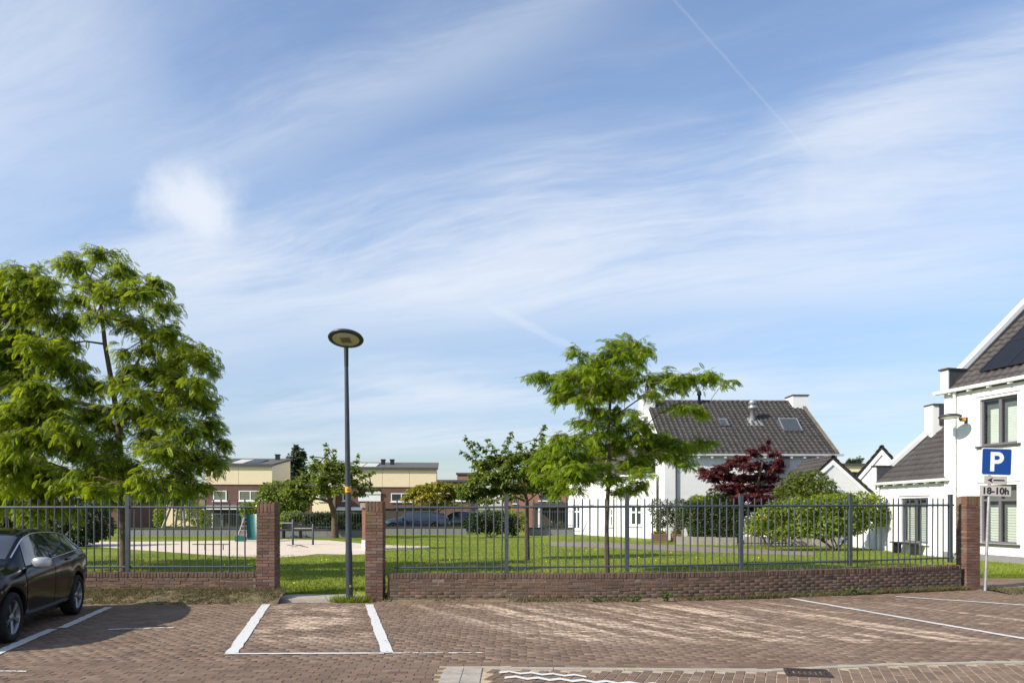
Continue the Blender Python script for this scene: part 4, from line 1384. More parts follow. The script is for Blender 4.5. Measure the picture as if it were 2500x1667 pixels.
# ------------------------------------------------------------------ white house on the right
def white_house_right():
    C = (15.0, 26.3)
    r = thing('white_house', (*C, 0), 'white painted brick house with solar panels and grey windows at the right edge', 'house')
    fr = Fr((*C, 0), math.atan2(-.973, .23))
    E = 5.78; LX, DY = 8.6, 9.0
    pit = .885; RZ = E + .10 + pit * DY / 2
    wins = [(1.49, 2.90, 3.84, 5.36), (1.49, 2.88, .69, 2.56), (5.4, 6.8, 3.84, 5.36), (5.4, 6.8, .69, 2.56)]
    m = MB()
    holed_wall(m, fr, 0, LX, .05, E, 0, wins, .22)
    m.add([fr.p(0, 0, .05), fr.p(0, DY, .05), fr.p(0, DY, E), fr.p(0, DY / 2, RZ), fr.p(0, 0, E)], [(4, 3, 2, 1, 0)])
    m.add([fr.p(LX, 0, .05), fr.p(LX, DY, .05), fr.p(LX, DY, E), fr.p(LX, DY / 2, RZ), fr.p(LX, 0, E)], [(0, 1, 2, 3, 4)])
    m.add([fr.p(0, DY, .05), fr.p(LX, DY, .05), fr.p(LX, DY, E), fr.p(0, DY, E)], [(3, 2, 1, 0)])
    m.build('wall', MT['white'], r)
    fr.box(MB(), -.012, LX + .012, -.012, 0.3, -.02, .32).build('plinth', MT['plinth'], r)
    for i, w in enumerate(wins):
        ww = window(fr, r, *w, 0, MT['frame_grey'], 2, transom=2.08 if w[2] < 2 else None, blinds=.05 if w[2] > 2 else .085, sill=MT['stone'], depth=.11, fw=.07)
        t = w[3]
        fr.box(MB(), w[0] - .1, w[1] + .1, -.05, 0.02, t + .10, t + .15).build('lintel', MT['trim'], ww)
        m = MB()
        for a, b in ((w[0] - .07, w[0] - .002), (w[1] + .002, w[1] + .07)): fr.box(m, a, b, -.012, .02, w[2], t + .002)
        fr.box(m, w[0] - .07, w[1] + .07, -.014, .02, t + .003, t + .07)
        m.build('surround', MT['trim'], ww)
    # roof
    m = MB()
    fr.poly(m, [(.30, -.12, E + .0), (.30, DY / 2, RZ), (.30, DY / 2, RZ - .12), (.30, -.02, E - .06)], (LX - .3, 0, 0))
    fr.poly(m, [(.30, DY + .12, E), (.30, DY / 2, RZ), (.30, DY / 2, RZ - .12), (.30, DY, E - .06)], (LX - .3, 0, 0))
    roof = m.build('roof', MT['roofbed'], r)
    tiled_slope(roof, fr, .33, 6.3, -.14, E + .02, DY / 2, RZ + .03)
    # parapet of the far gable with kneeler
    m = MB()
    off = .46
    fr.poly(m, [(0, .35, E + pit * .35 + .05), (0, DY / 2, RZ + .05), (0, DY / 2, RZ + off), (0, .35, E + pit * .35 + off)], (.28, 0, 0))
    par = m.build('gable_parapet', MT['trim'], r)
    fr.box(MB(), -.02, .32, -.14, .46, E - .02, E + .78).build('kneeler', MT['white'], par)
    fr.box(MB(), -.06, .36, -.20, .62, E + .785, E + .84).build('kneeler_cap', MT['stone'], par)
    fr.box(MB(), .323, .33, -.10, .58, E + .05, E + .78).build('flashing', MT['lead'], par)
    m = MB()
    fr.poly(m, [(.285, .2, E + pit * .2 + .10), (.285, DY / 2, RZ + .14), (.285, DY / 2, RZ + .30), (.285, .2, E + pit * .2 + .26)], (.06, 0, 0))
    m.build('lead_strip', MT['lead'], par)
    # solar panels: proud of the tiles
    for i in range(4):
        for j in range(3):
            x0 = 1.15 + i * 1.05; a = .62 + j * 1.70
            pitch = math.atan(pit); cs, sn = math.cos(pitch), math.sin(pitch)
            def pt(x, s, h): return fr.p(x, -.05 + s * cs - h * sn, E + .06 + s * sn + h * cs)
            m = MB(); q = [pt(x0, a, .15), pt(x0 + 1.03, a, .15), pt(x0 + 1.03, a + 1.67, .15), pt(x0, a + 1.67, .15)]
            q2 = [pt(x0, a, .11), pt(x0 + 1.03, a, .11), pt(x0 + 1.03, a + 1.67, .11), pt(x0, a + 1.67, .11)]
            m.add(q + q2, [(0, 1, 2, 3), (7, 6, 5, 4), (0, 4, 5, 1), (1, 5, 6, 2), (2, 6, 7, 3), (3, 7, 4, 0)])
            sp = m.build('solar_panel', MT['solar'], roof)
            m = MB()
            for e0, e1 in ((0, 1), (1, 2), (2, 3), (3, 0)): m.bar(q[e0], q[e1], .025, .02)
            m.build('panel_frame', MT['black'], sp)
    gutter(fr, r, -.25, LX + .1, -.10, E + .08, MT['trim'])
    for k in range(11):
        fr.box(MB(), .35 + k * .78, .44 + k * .78, -.18, -.002, E - .08, E - .022).build('eave_bracket', MT['trim'], r)
    downpipe(fr, r, .52, 0, .3, E, MT['trim'])
    # low wing behind, its own direction
    fw_ = Fr((15.1, 31.5, 0), math.radians(-90))
    E2, L2, D2, p2 = 2.78, 5.4, 7.0, .88
    R2 = E2 + .05 + p2 * D2 / 2
    w = (2.05, 4.0, .52, 2.2)
    m = MB()
    holed_wall(m, fw_, 0, L2, .05, E2, 0, [w], .2)
    m.add([fw_.p(0, 0, .05), fw_.p(0, D2, .05), fw_.p(0, D2, E2), fw_.p(0, D2 / 2, R2), fw_.p(0, 0, E2)], [(4, 3, 2, 1, 0)])
    m.build('wing_wall', MT['white'], r)
    ww = window(fw_, r, *w, 0, MT['frame_grey'], 2, blinds=.085, sill=MT['trim'], depth=.1, fw=.07)
    fw_.box(MB(), w[0] - .12, w[1] + .12, -.05, .02, w[3] + .09, w[3] + .13).build('lintel', MT['trim'], ww)
    m = MB()
    fw_.poly(m, [(.25, -.12, E2), (.25, D2 / 2, R2), (.25, D2 / 2, R2 - .12), (.25, 0, E2 - .06)], (L2 - .25, 0, 0))
    wr_ = m.build('wing_roof', MT['roofbed'], r)
    tiled_slope(wr_, fw_, .3, L2, -.14, E2 + .02, D2 / 2, R2 + .02)
    m = MB()
    fw_.poly(m, [(0, .3, E2 + p2 * .3 + .05), (0, D2 / 2, R2 + .05), (0, D2 / 2, R2 + .42), (0, .3, E2 + p2 * .3 + .42)], (.26, 0, 0))
    par = m.build('gable_parapet', MT['trim'], r)
    fw_.box(MB(), -.02, .30, -.12, .42, E2 - .02, E2 + .74).build('kneeler', MT['white'], par)
    fw_.box(MB(), -.05, .34, -.16, .55, E2 + .745, E2 + .80).build('kneeler_cap', MT['stone'], par)
    fw_.box(MB(), .303, .31, -.08, .5, E2 + .05, E2 + .73).build('flashing', MT['lead'], par)
    m = MB()
    fw_.poly(m, [(.265, .2, E2 + p2 * .2 + .08), (.265, D2 / 2, R2 + .12), (.265, D2 / 2, R2 + .25), (.265, .2, E2 + p2 * .2 + .21)], (.05, 0, 0))
    m.build('lead_strip', MT['lead'], par)
    ch = fw_.box(MB(), 0, .62, 2.05, 3.0, 4.6, 6.02).build('chimney', MT['trim'], r)
    fw_.box(MB(), .03, .66, 2.30, 2.98, 5.2, 5.98).build('chimney_side', MT['lead'], ch)
    fw_.box(MB(), -.03, .69, 2.02, 3.03, 6.022, 6.07).build('chimney_cap', MT['stone'], ch)
    gutter(fw_, r, -.2, L2 + .05, -.10, E2 + .08, MT['trim'])
    for k in range(7): fw_.box(MB(), .3 + k * .75, .39 + k * .75, -.18, -.002, E2 - .08, E2 - .022).build('eave_bracket', MT['trim'], r)
    downpipe(fw_, r, .42, 0, .1, E2, MT['trim'])
    # street lamp fixed to the wall
    k = .96
    b0 = fr.p(k, 0, 4.76)
    wl_ = thing('wall_lamp', b0, 'dark oval street lamp on a short arm fixed to the white house wall', 'lamp')
    MB().tube([fr.p(k, -.01, 4.76), fr.p(k, -.30, 4.80)], .032, 10).build('arm', MT['lamp'], wl_)
    fr.box(MB(), k - .05, k + .05, -.03, .0, 4.66, 4.86).build('wall_plate', MT['lamp'], wl_)
    P = []
    for z in (-.055, .055): P.append([fr.p(k + .0545, -.23 + .16 * t, 4.785 + z) for t in (0, 1)])
    fr.box(MB(), k - .055, k + .055, -.24, -.08, 4.72, 4.85).build('number_box', MT['lamp'], wl_)
    fr.box(MB(), k + .056, k + .058, -.235, -.085, 4.735, 4.835).build('sticker', MT['orange'], wl_)
    fr.box(MB(), k - .05, k + .05, -.2405, -.2402, 4.735, 4.835).build('sticker', MT['orange'], wl_)
    M = Matrix.Translation(fr.p(k, -.66, 4.86)) @ Matrix.Rotation(math.radians(-4), 4, 'X')
    hd = MB().lathe([(0, .10), (.14, .09), (.27, .06), (.35, .015), (.355, -.02), (.30, -.035), (.29, -.02)], 32, M).build('head', MT['lamp'], wl_)
    MB().lathe([(.29, -.021), (.16, -.034), (0, -.038)], 32, M).build('lens', MT['signwhite'], hd)


white_house_right()


# ------------------------------------------------------------------ white house in the middle
def white_house_middle():
    O = (8.25, 41.0)
    r = thing('white_house', (*O, 0), 'large white house with a dark pantiled roof and two skylights behind the red maple', 'house')
    fr = Fr((*O, 0), math.radians(1.5))
    LX, DY, E = 9.45, 10.0, 4.74
    RZ = 8.28
    pit = (RZ - E) / (DY / 2)
    m = MB()
    m.add([fr.p(0, 0, 0), fr.p(LX, 0, 0), fr.p(LX, 0, E), fr.p(0, 0, E)], [(0, 1, 2, 3)])
    for x, o in ((0, 1), (LX, -1)):
        q = [fr.p(x, 0, 0), fr.p(x, DY, 0), fr.p(x, DY, E), fr.p(x, DY / 2, RZ), fr.p(x, 0, E)]
        m.add(q, [(4, 3, 2, 1, 0)] if o > 0 else [(0, 1, 2, 3, 4)])
    m.add([fr.p(0, DY, 0), fr.p(LX, DY, 0), fr.p(LX, DY, E), fr.p(0, DY, E)], [(3, 2, 1, 0)])
    m.build('wall', MT['white'], r)
    m = MB()
    fr.poly(m, [(.02, -.25, E - .06), (.02, DY / 2, RZ), (.02, DY / 2, RZ - .12), (.02, -.1, E - .08)], (LX - .04, 0, 0))
    fr.poly(m, [(.02, DY + .25, E - .06), (.02, DY / 2, RZ), (.02, DY / 2, RZ - .12), (.02, DY, E - .1)], (LX - .04, 0, 0))
    roof = m.build('roof', MT['roofbed'], r)
    tiled_slope(roof, fr, .06, LX - .22, -.28, E - .04, DY / 2, RZ + .02)
    ridge_tiles(roof, fr, .3, LX - .2, DY / 2, RZ + .02)
    # pale mossy verge tiles on the right gable
    n = 18; me = MB().box((0, 0, .03), (.17, .36, .07)).mesh('verge_tile', MT['tile_moss'])
    L0 = parent_loc(roof)
    pitch = math.atan(pit)
    for j in range(n):
        f = (j + .5) / n
        o = bpy.data.objects.new('verge_tile', me); COL.objects.link(o); o.parent = roof
        o.matrix_local = Matrix.Translation(fr.p(LX - .05, -.2 + f * (DY / 2 + .1), E + .03 + f * (RZ - E)) - L0) @ fr.R.to_4x4() @ Matrix.Rotation(pitch + .05, 4, 'X')
    gutter(fr, r, -.12, LX + .22, -.22, E - .0, MT['trim'])
    for k in range(13): fr.box(MB(), .3 + k * .72, .42 + k * .72, -.3, -.002, E - .22, E - .12).build('eave_bracket', MT['trim'], r)
    downpipe(fr, r, .62, 0, .1, E - .1, MT['lead'])
    for x0, x1, top in ((-.35, .42, RZ + .22), (LX - .72, LX + .20, RZ + .28)):
        ch = fr.box(MB(), x0, x1, DY / 2 - .75, DY / 2 + .4, RZ - 1.0, top).build('chimney', MT['white'], r)
        fr.box(MB(), x0 - .05, x1 + .05, DY / 2 - .8, DY / 2 + .45, top + .002, top + .07).build('chimney_cap', MT['stone'], ch)
    # roof furniture: a black stack on the ridge and a grey cowl
    xr = ax(1710, 46) - O[0]
    MB().tube([fr.p(xr, 4.7, RZ - .4), fr.p(xr, 4.7, RZ + .35), fr.p(xr, 4.7, RZ + .36), fr.p(xr, 4.7, RZ + .6)], [.09, .09, .15, .11], 12).build('vent_stack', MT['black'], r)
    xv, yv = ax(1834, 44.6) - O[0], 2.95
    zv = E + pit * yv
    c = MB().tube([fr.p(xv, yv, zv - .1), fr.p(xv, yv, zv + .75), fr.p(xv, yv, zv + .76), fr.p(xv, yv, zv + .92), fr.p(xv, yv, zv + .93), fr.p(xv, yv, zv + 1.0), fr.p(xv, yv, zv + 1.01), fr.p(xv, yv, zv + 1.22)], [.16, .15, .25, .25, .18, .18, .25, .20], 14).build('vent_cowl', MT['galv'], r)
    fr.box(MB(), xv - .45, xv + .45, yv - .5, yv + .25, zv - .25, zv + .02)
    m = MB()
    q = [(xv - .5, yv - .55), (xv + .5, yv - .55), (xv + .28, yv + .2), (xv - .28, yv + .2)]
    m.add([fr.p(a, b, E + pit * b + .13) for a, b in q], [(0, 1, 2, 3)]); m.build('flashing', MT['galv'], c)
    # skylights: a raised frame in the slope with a tilted-open sash on the right one
    def skylight(px, Yd, w, s0, s1, op, lab):
        x = ax(px, Yd) - O[0]
        cs, sn = math.cos(pitch), math.sin(pitch)
        def pt(xx, s, h): return fr.p(xx, s * cs - h * sn, E + s * sn + h * cs)
        m = MB()
        for a, b, c0, d0 in ((x - w / 2 - .07, x + w / 2 + .07, s0 - .08, s0), (x - w / 2 - .07, x + w / 2 + .07, s1, s1 + .08), (x - w / 2 - .07, x - w / 2, s0, s1), (x + w / 2, x + w / 2 + .07, s0, s1)):
            q = [pt(a, c0, .17), pt(b, c0, .17), pt(b, d0, .17), pt(a, d0, .17)]; q2 = [pt(a, c0, .0), pt(b, c0, .0), pt(b, d0, .0), pt(a, d0, .0)]
            m.add(q + q2, [(0, 1, 2, 3), (0, 4, 5, 1), (1, 5, 6, 2), (2, 6, 7, 3), (3, 7, 4, 0)])
        o = m.build('skylight', MT['lead'], roof, label=lab)
        q = [pt(x - w / 2, s0, .12), pt(x + w / 2, s0, .12), pt(x + w / 2, s1, .12 + op), pt(x - w / 2, s1, .12 + op)]
        MB().add(q, [(0, 1, 2, 3)]).build('pane', MT['glass'], o)
        m = MB()
        for e0, e1 in ((0, 1), (1, 2), (2, 3), (3, 0)): m.bar(q[e0], q[e1], .05, .05)
        m.build('sash', MT['galv'], o)
        MB().add([pt(x - w / 2 - .15, s0 - .26, .085), pt(x + w / 2 + .15, s0 - .26, .085), pt(x + w / 2 + .15, s0 - .08, .1), pt(x - w / 2 - .15, s0 - .08, .1)], [(0, 1, 2, 3)]).build('apron_flashing', MT['galv'], o)
    skylight(1934, 43.4, 1.05, 2.35, 3.55, .16, 'large skylight near the right chimney')
    skylight(1768, 43.9, .42, 2.95, 3.7, .02, 'small skylight left of the vent cowl')
    # white side wing on the left, with door and windows, mostly behind the young tree
    A, B = Vector((8.05, 42.3)), Vector((3.75, 50.6))
    d = B - A
    f2 = Fr((B.x, B.y, 0), math.atan2(-d.y, -d.x)); LW = d.length
    holes = []
    def lx(px):
        k = (px - CX) / FPX
        t = (k * B.y - B.x) / ((A.x - B.x) - k * (A.y - B.y)); return t * LW
    specs = [(1398, 1415, 1232, 1292, 2), (1440, 1450, 1232, 1306, 1), (1488, 1495, 1240, 1285, 1), (1538, 1565, 1231, 1283, 2)]
    wn = []
    for a, b, c, e, n_ in specs:
        x0, x1 = lx(a), lx(b); Yd = B.y + (A.y - B.y) * (x0 + x1) / 2 / LW
        wn.append((x0, x1, hz(e, Yd), hz(c, Yd), n_))
    m = MB(); holed_wall(m, f2, 0, LW, 0, 3.75, 0, [q[:4] for q in wn], .2)
    m.add([f2.p(0, 0, 0), f2.p(0, 5, 0), f2.p(0, 5, 3.75), f2.p(0, 0, 3.75)], [(3, 2, 1, 0)])
    m.build('wing_wall', MT['white'], r)
    for q in wn:
        if q[4] == 1 and q[2] < .4:
            f2.box(MB(), q[0], q[1], .08, .14, q[2] - .02, q[3]).build('door', MT['frame_white'], r)
        else:
            ww = window(f2, r, *q[:4], 0, MT['frame_white'], q[4], transom=q[3] - .45, depth=.08, fw=.09, sill=MT['trim'])
    m = MB()
    f2.poly(m, [(-.2, -.25, 3.72), (-.2, 2.6, 5.6), (-.2, 5.2, 3.72)], (LW - .6, 0, 0))
    wr_ = m.build('wing_roof', MT['roofbed'], r)
    tiled_slope(wr_, f2, -.2, LW - .8, -.28, 3.75, 2.6, 5.66, limit=120)
    gutter(f2, r, -.3, LW - .1, -.15, 3.78, MT['trim'])
    downpipe(f2, r, lx(1506), 0, .1, 3.7, MT['trim'])


white_house_middle()


def gable_block(name, label, apex_xy, ang, half, length, eave, ridge, mat, tiles=True, limit=150, over=.18):
    """small gabled outbuilding; the gable front looks along -y of its frame"""
    r = thing(name, (apex_xy[0], apex_xy[1], 0), label, 'building')
    fr = Fr((apex_xy[0], apex_xy[1], 0), ang)
    m = MB()
    q = [(-half, 0, 0), (half, 0, 0), (half, 0, eave), (0, 0, ridge), (-half, 0, eave)]
    m.add([fr.p(*a) for a in q], [(0, 1, 2, 3, 4)])
    m.add([fr.p(a[0], length, a[2]) for a in q], [(4, 3, 2, 1, 0)])
    for x, o in ((-half, 1), (half, -1)):
        v = [fr.p(x, 0, 0), fr.p(x, length, 0), fr.p(x, length, eave), fr.p(x, 0, eave)]
        m.add(v, [(3, 2, 1, 0)] if o > 0 else [(0, 1, 2, 3)])
    m.build('wall', mat, r)
    pit = (ridge - eave) / half
    m = MB()
    for s in (-1, 1):
        fr.poly(m, [(0, -.07, ridge + .10), (s * (half + over), -.07, eave - over * pit + .10), (s * (half + over), -.07, eave - over * pit + .02), (0, -.07, ridge + .02)], (0, length + .17, 0))
    roof = m.build('roof', MT['roofbed'], r)
    m = MB()
    for s in (-1, 1):
        fr.poly(m, [(0, -.06, ridge - .02), (s * (half + over), -.06, eave - over * pit - .02), (s * (half + over), -.06, eave - over * pit - .24), (0, -.06, ridge - .26)], (0, .057, 0))
    m.build('barge_board', MT['trim'], r)
    f2 = Fr(fr.p(0, 0, 0), ang + math.pi / 2)   # slopes: local x along the ridge
    tiled_slope(roof, Fr(fr.p(0, 0, 0), ang - math.pi / 2), -length - .05, .09, -half - over, eave - over * pit + .10, 0, ridge + .12, limit=limit)
    tiled_slope(roof, Fr(fr.p(0, 0, 0), ang + math.pi / 2), -.09, length, -half - over, eave - over * pit + .10, 0, ridge + .12, limit=limit)
    ridge_tiles(roof, Fr(fr.p(0, 0, 0), ang + math.pi / 2), -.08, length, 0, ridge + .12)
    return r, fr


ga, gfr = gable_block('garage', 'small white gabled garage with a dark tiled roof joined to the middle house', (ax(2033, 36.2), 36.2), math.radians(-4), 2.15, 4.6, 2.15, 4.15, MT['white'])
m = MB()
for k in range(5):   # stepped lead flashing against the house wall
    x0 = 13.25 + k * .28
    m.b2(x0, x0 + .62, 40.93, 40.98, 2.9 + k * .27, 3.45 + k * .29)
m.build('stepped_flashing', MT['lead'], ga)
gable_block('garage', 'narrow white gable with black roof edges just behind the right house wing', (ax(2153, 36.0), 36.0), math.radians(-24), 2.3, 5.0, 1.7, 4.62, MT['white'])
gb = thing('building', (30, 66, 0), 'pale cream flat roofed building far behind the white garages', 'building')
MB().b2(ax(2060, 64), ax(2150, 64) + 4, 64, 72, 0, hz(1136, 64)).build('wall', MT['cream'], gb)
MB().b2(ax(2060, 64) - .2, ax(2150, 64) + 4.2, 63.8, 72.2, hz(1136, 64) + .002, hz(1131, 64)).build('roof_edge', MT['lead'], gb)
gc_ = thing('building', (20, 48, 0), 'low dark tiled roof between the two white garages', 'building')
fr = Fr((ax(2075, 47), 47, 0), 0)
MB().b2(ax(2075, 47), ax(2160, 47), 47.05, 51, 0, 2.6).build('wall', MT['white'], gc_)
m = MB(); fr.poly(m, [(-.2, -.1, 2.75), (-.2, 2.2, 4.05), (-.2, 4.2, 2.75)], (3.0, 0, 0)); ro = m.build('roof', MT['roofbed'], gc_)
tiled_slope(ro, fr, -.2, 2.8, -.15, 2.75, 2.2, 4.1, limit=100)
ridge_tiles(ro, fr, -.2, 2.8, 2.2, 4.08)


# ------------------------------------------------------------------ far brick houses
def flat_window(fr, root, x0, x1, z0, z1, cols, mat, fw=.09, glass='glass'):
    m = MB()
    for a, b, c, d in ((x0, x1, z0, z0 + fw), (x0, x1, z1 - fw, z1), (x0, x0 + fw, z0 + fw, z1 - fw), (x1 - fw, x1, z0 + fw, z1 - fw)): fr.box(m, a, b, -.05, .05, c, d)
    xs_ = np.linspace(x0 + fw / 2, x1 - fw / 2, cols + 1)
    for x in xs_[1:-1]: fr.box(m, x - fw / 2, x + fw / 2, -.052, .05, z0 + fw, z1 - fw)
    w = m.build('window', mat, root)
    for i in range(cols): fr.box(MB(), xs_[i] + fw * .4, xs_[i + 1] - fw * .4, -.02, .04, z0 + fw * .6, z1 - fw * .6).build('pane', MT[glass], w)
    fr.box(MB(), x0 - .08, x1 + .08, -.12, .0, z0 - .09, z0 - .005).build('sill', MT['trim'], w)
    return w


MT['curtain'] = plain('curtained_glass', (.16, .165, .12), .25, .25, 3, spec=.6)


def far_house(name, label, px0, px1, Yd, side, ytop, ymid, yawn, ybk, wins, panels, awnings=(), doors=(), shut=()):
    X0, X1 = ax(px0, Yd), ax(px1, Yd)
    r = thing('row_house', (X0, Yd, PARK), label, 'house', 'cream and brick houses across the park')
    fr = Fr((X0, Yd, 0), math.radians(5))
    LW = (X1 - X0) * 1.04; zt, zm, za = hz(ytop, Yd), hz(ymid, Yd), hz(yawn, Yd)
    DY = 8.0; zb = hz(ybk, Yd + DY)
    m = MB(); fr.box(m, 0, LW, 0, DY, za - .05, zm); m.build('brick_wall', MT['hbrick'], r)
    m = MB(); fr.box(m, .1, LW - .1, .12, DY, 0, za - .05); m.build('ground_floor_wall', MT['dkbrick'], r)
    # cream upper storey: separate cladding panels
    np_ = panels
    for k in range(np_):
        a, b = LW * k / np_ + .012, LW * (k + 1) / np_ - .012
        m = MB(); fr.poly(m, [(a, -.08, zm + .002), (a, -.08, zt), (a, DY, zb), (a, DY, zm + .002)], (b - a, 0, 0))
        m.build('cladding_panel', MT['cream'], r)
    m = MB(); fr.poly(m, [(-.15, -.25, zt + .003), (-.15, DY + .15, zb + .01), (-.15, DY + .15, zb + .20), (-.15, -.25, zt + .16)], (LW + .3, 0, 0))
    roof = m.build('roof', MT['bitumen'], r)
    m = MB(); fr.box(m, -.16, LW + .16, -.29, -.24, zt - .06, zt + .14); m.build('fascia', MT['lead'], r)
    sl = (zb - zt) / DY
    for k, (a, b, mt) in enumerate(side.get('solar', ())):
        m = MB(); q = [fr.p(a, .5, zt + .22 + sl * .5), fr.p(b, .5, zt + .22 + sl * .5), fr.p(b, 4.5, zt + .30 + sl * 4.5), fr.p(a, 4.5, zt + .30 + sl * 4.5)]
        m.prism(q, (0, 0, -.06)); m.build('solar_panel', MT[mt], roof)
    for x, y in side.get('stacks', ()):
        m = MB(); fr.box(m, x - .2, x + .2, y - .2, y + .2, zt + sl * y, zt + sl * y + .62); c = m.build('roof_vent', MT['black'], roof)
        fr.box(MB(), x - .25, x + .25, y - .25, y + .25, zt + sl * y + .622, zt + sl * y + .72).build('vent_cap', MT['black'], c)
    for a, b, c, d, n_, g_ in wins:
        flat_window(fr, r, ax(a, Yd) - X0, ax(b, Yd) - X0, hz(d, Yd), hz(c, Yd), n_, MT['frame_white'], glass=g_)
    for a, b, c, d in shut:
        m = MB(); fr.box(m, ax(a, Yd) - X0, ax(b, Yd) - X0, -.12, .0, hz(d, Yd), hz(c, Yd)); s_ = m.build('roller_shutter', MT['trim'], r)
        fr.box(MB(), ax(a, Yd) - X0 - .05, ax(b, Yd) - X0 + .05, -.2, -.122, hz(c, Yd) - .2, hz(c, Yd) + .06).build('shutter_box', MT['frame_white'], s_)
    for a, b, c, d in awnings:
        x0, x1 = ax(a, Yd) - X0, ax(b, Yd) - X0
        m = MB(); fr.poly(m, [(x0, 0, hz(c, Yd)), (x0, -.9, hz(d, Yd)), (x0, -.9, hz(d, Yd) - .12), (x0, 0, hz(c, Yd) - .12)], (x1 - x0, 0, 0)); m.build('canopy', MT['trim'], r)
    for a, b, c in doors:
        x0, x1 = ax(a, Yd) - X0, ax(b, Yd) - X0
        m = MB()
        for q0, q1, c0, c1 in ((x0, x0 + .1, 0, hz(c, Yd)), (x1 - .1, x1, 0, hz(c, Yd)), (x0 + .1, x1 - .1, hz(c, Yd) - .1, hz(c, Yd))): fr.box(m, q0, q1, .02, .14, c0, c1)
        o = m.build('door', MT['frame_white'], r); fr.box(MB(), x0 + .08, x1 - .08, .06, .118, 0, hz(c, Yd) - .08).build('pane', MT['glass'], o)
    return r


far_house('row_house', 'cream clad brick house seen between the big left tree and the gate pillar', 500, 655, 68, {'solar': [(.6, 1.9, 'solar'), (2.1, 3.2, 'lens'), (3.4, 4.6, 'solar')], 'stacks': [(5.1, 6.0)]}, 1136, 1182, 1236, 1123,
          [(581, 636, 1197, 1222, 2, 'curtain'), (520, 552, 1197, 1222, 1, 'curtain')], 2, awnings=[(502, 592, 1234, 1240)], doors=[(516, 541, 1253), (574, 590, 1254)])
far_house('row_house', 'long cream clad brick house behind the street lamp', 800, 1054, 72, {'solar': [(2.0, 3.2, 'lens'), (3.3, 4.5, 'lens')], 'stacks': [(4.9, 4.0), (5.8, 4.0)]}, 1144, 1188, 1240, 1132,
          [(953, 1004, 1203, 1224, 2, 'glass'), (836, 852, 1203, 1222, 1, 'glass')], 4, awnings=[(824, 884, 1237, 1242)], shut=[(874, 928, 1200, 1223)])


def plain_house(label, px0, px1, Yd, ytop, mat, wins, group=None, roof=None, extra=None):
    X0, X1 = ax(px0, Yd), ax(px1, Yd); zt = hz(ytop, Yd)
    r = thing('row_house', (X0, Yd, PARK), label, 'house', group)
    fr = Fr((X0, Yd, 0), 0)
    fr.box(MB(), 0, X1 - X0, 0, 7.5, 0, zt).build('wall', mat, r)
    fr.box(MB(), -.12, X1 - X0 + .12, -.15, 7.6, zt + .003, zt + .20).build('roof_edge', MT['lead'], r)
    for a, b, c, d, n_, fm in wins:
        flat_window(fr, r, ax(a, Yd) - X0, ax(b, Yd) - X0, hz(d, Yd), hz(c, Yd), n_, MT[fm])
    if extra: extra(fr, r, X0)
    return r


plain_house('low brick house with white framed windows behind the golden tree', 1056, 1150, 73, 1176, MT['hbrick'], [(1058, 1104, 1203, 1222, 2, 'frame_white'), (1112, 1140, 1203, 1222, 1, 'frame_white')])
plain_house('small brick tower block rising behind the low brick house', 1116, 1160, 84, 1158, MT['obrick'], [(1126, 1142, 1190, 1204, 1, 'frame_grey')])


def porch(fr, r, X0):
    Yd = 60
    for p in (1312, 1390): fr.box(MB(), ax(p, Yd) - X0, ax(p, Yd) - X0 + .16, -1.6, -1.44, 0, hz(1236, Yd)).build('porch_post', MT['trim'], r)
    fr.box(MB(), ax(1300, Yd) - X0, ax(1396, Yd) - X0, -1.7, -.01, hz(1236, Yd) + .003, hz(1231, Yd) + .12).build('porch_roof', MT['lead'], r)
    fr.box(MB(), ax(1306, Yd) - X0, ax(1392, Yd) - X0, -.06, -.01, 0, hz(1240, Yd)).build('porch_back', MT['dkbrick'], r)


plain_house('orange brick house with grey windows and a dark porch beside the middle white house', 1230, 1398, 60, 1180, MT['obrick'], [(1316, 1340, 1206, 1221, 1, 'frame_grey'), (1343, 1368, 1206, 1221, 1, 'frame_grey'), (1252, 1260, 1214, 1228, 1, 'frame_grey')], extra=porch)
plain_house('brick house with white boards half hidden behind the trees on the far left', 150, 300, 62, 1200, MT['hbrick'], [(180, 215, 1212, 1232, 2, 'frame_white'), (250, 286, 1212, 1228, 2, 'frame_white')])
plain_house('low cream house behind the wooden swing frame', 318, 470, 74, 1216, MT['cream'], [(330, 372, 1222, 1234, 2, 'frame_white')])
plain_house('low white and cream extension behind the small round tree', 762, 806, 70, 1196, MT['cream'], [(778, 800, 1203, 1222, 1, 'frame_white')])


def brick_roof_house():
    Yd = 95; X0, X1 = ax(640, Yd), ax(770, Yd)
    r = thing('row_house', (X0, Yd, PARK), 'far brick house with a brown tiled roof and chimney beside the poplar', 'house')
    fr = Fr((X0, Yd, 0), 0); LW = X1 - X0
    fr.box(MB(), 0, LW, 0, 8, 0, hz(1186, Yd)).build('wall', MT['hbrick'], r)
    m = MB(); fr.poly(m, [(-.3, -.4, hz(1186, Yd)), (-.3, 4, hz(1167, Yd + 4)), (-.3, 8.4, hz(1186, Yd))], (LW + .6, 0, 0)); ro = m.build('roof', MT['tile'], r)
    fr.box(MB(), ax(696, Yd) - X0, ax(712, Yd) - X0, 3.4, 4.6, hz(1180, Yd), hz(1159, Yd)).build('chimney', MT['hbrick'], ro)
    fr.box(MB(), ax(700, Yd) - X0, ax(707, Yd) - X0, 3.7, 4.3, hz(1159, Yd) + .003, hz(1154, Yd)).build('chimney_pot', MT['black'], ro)


brick_roof_house()

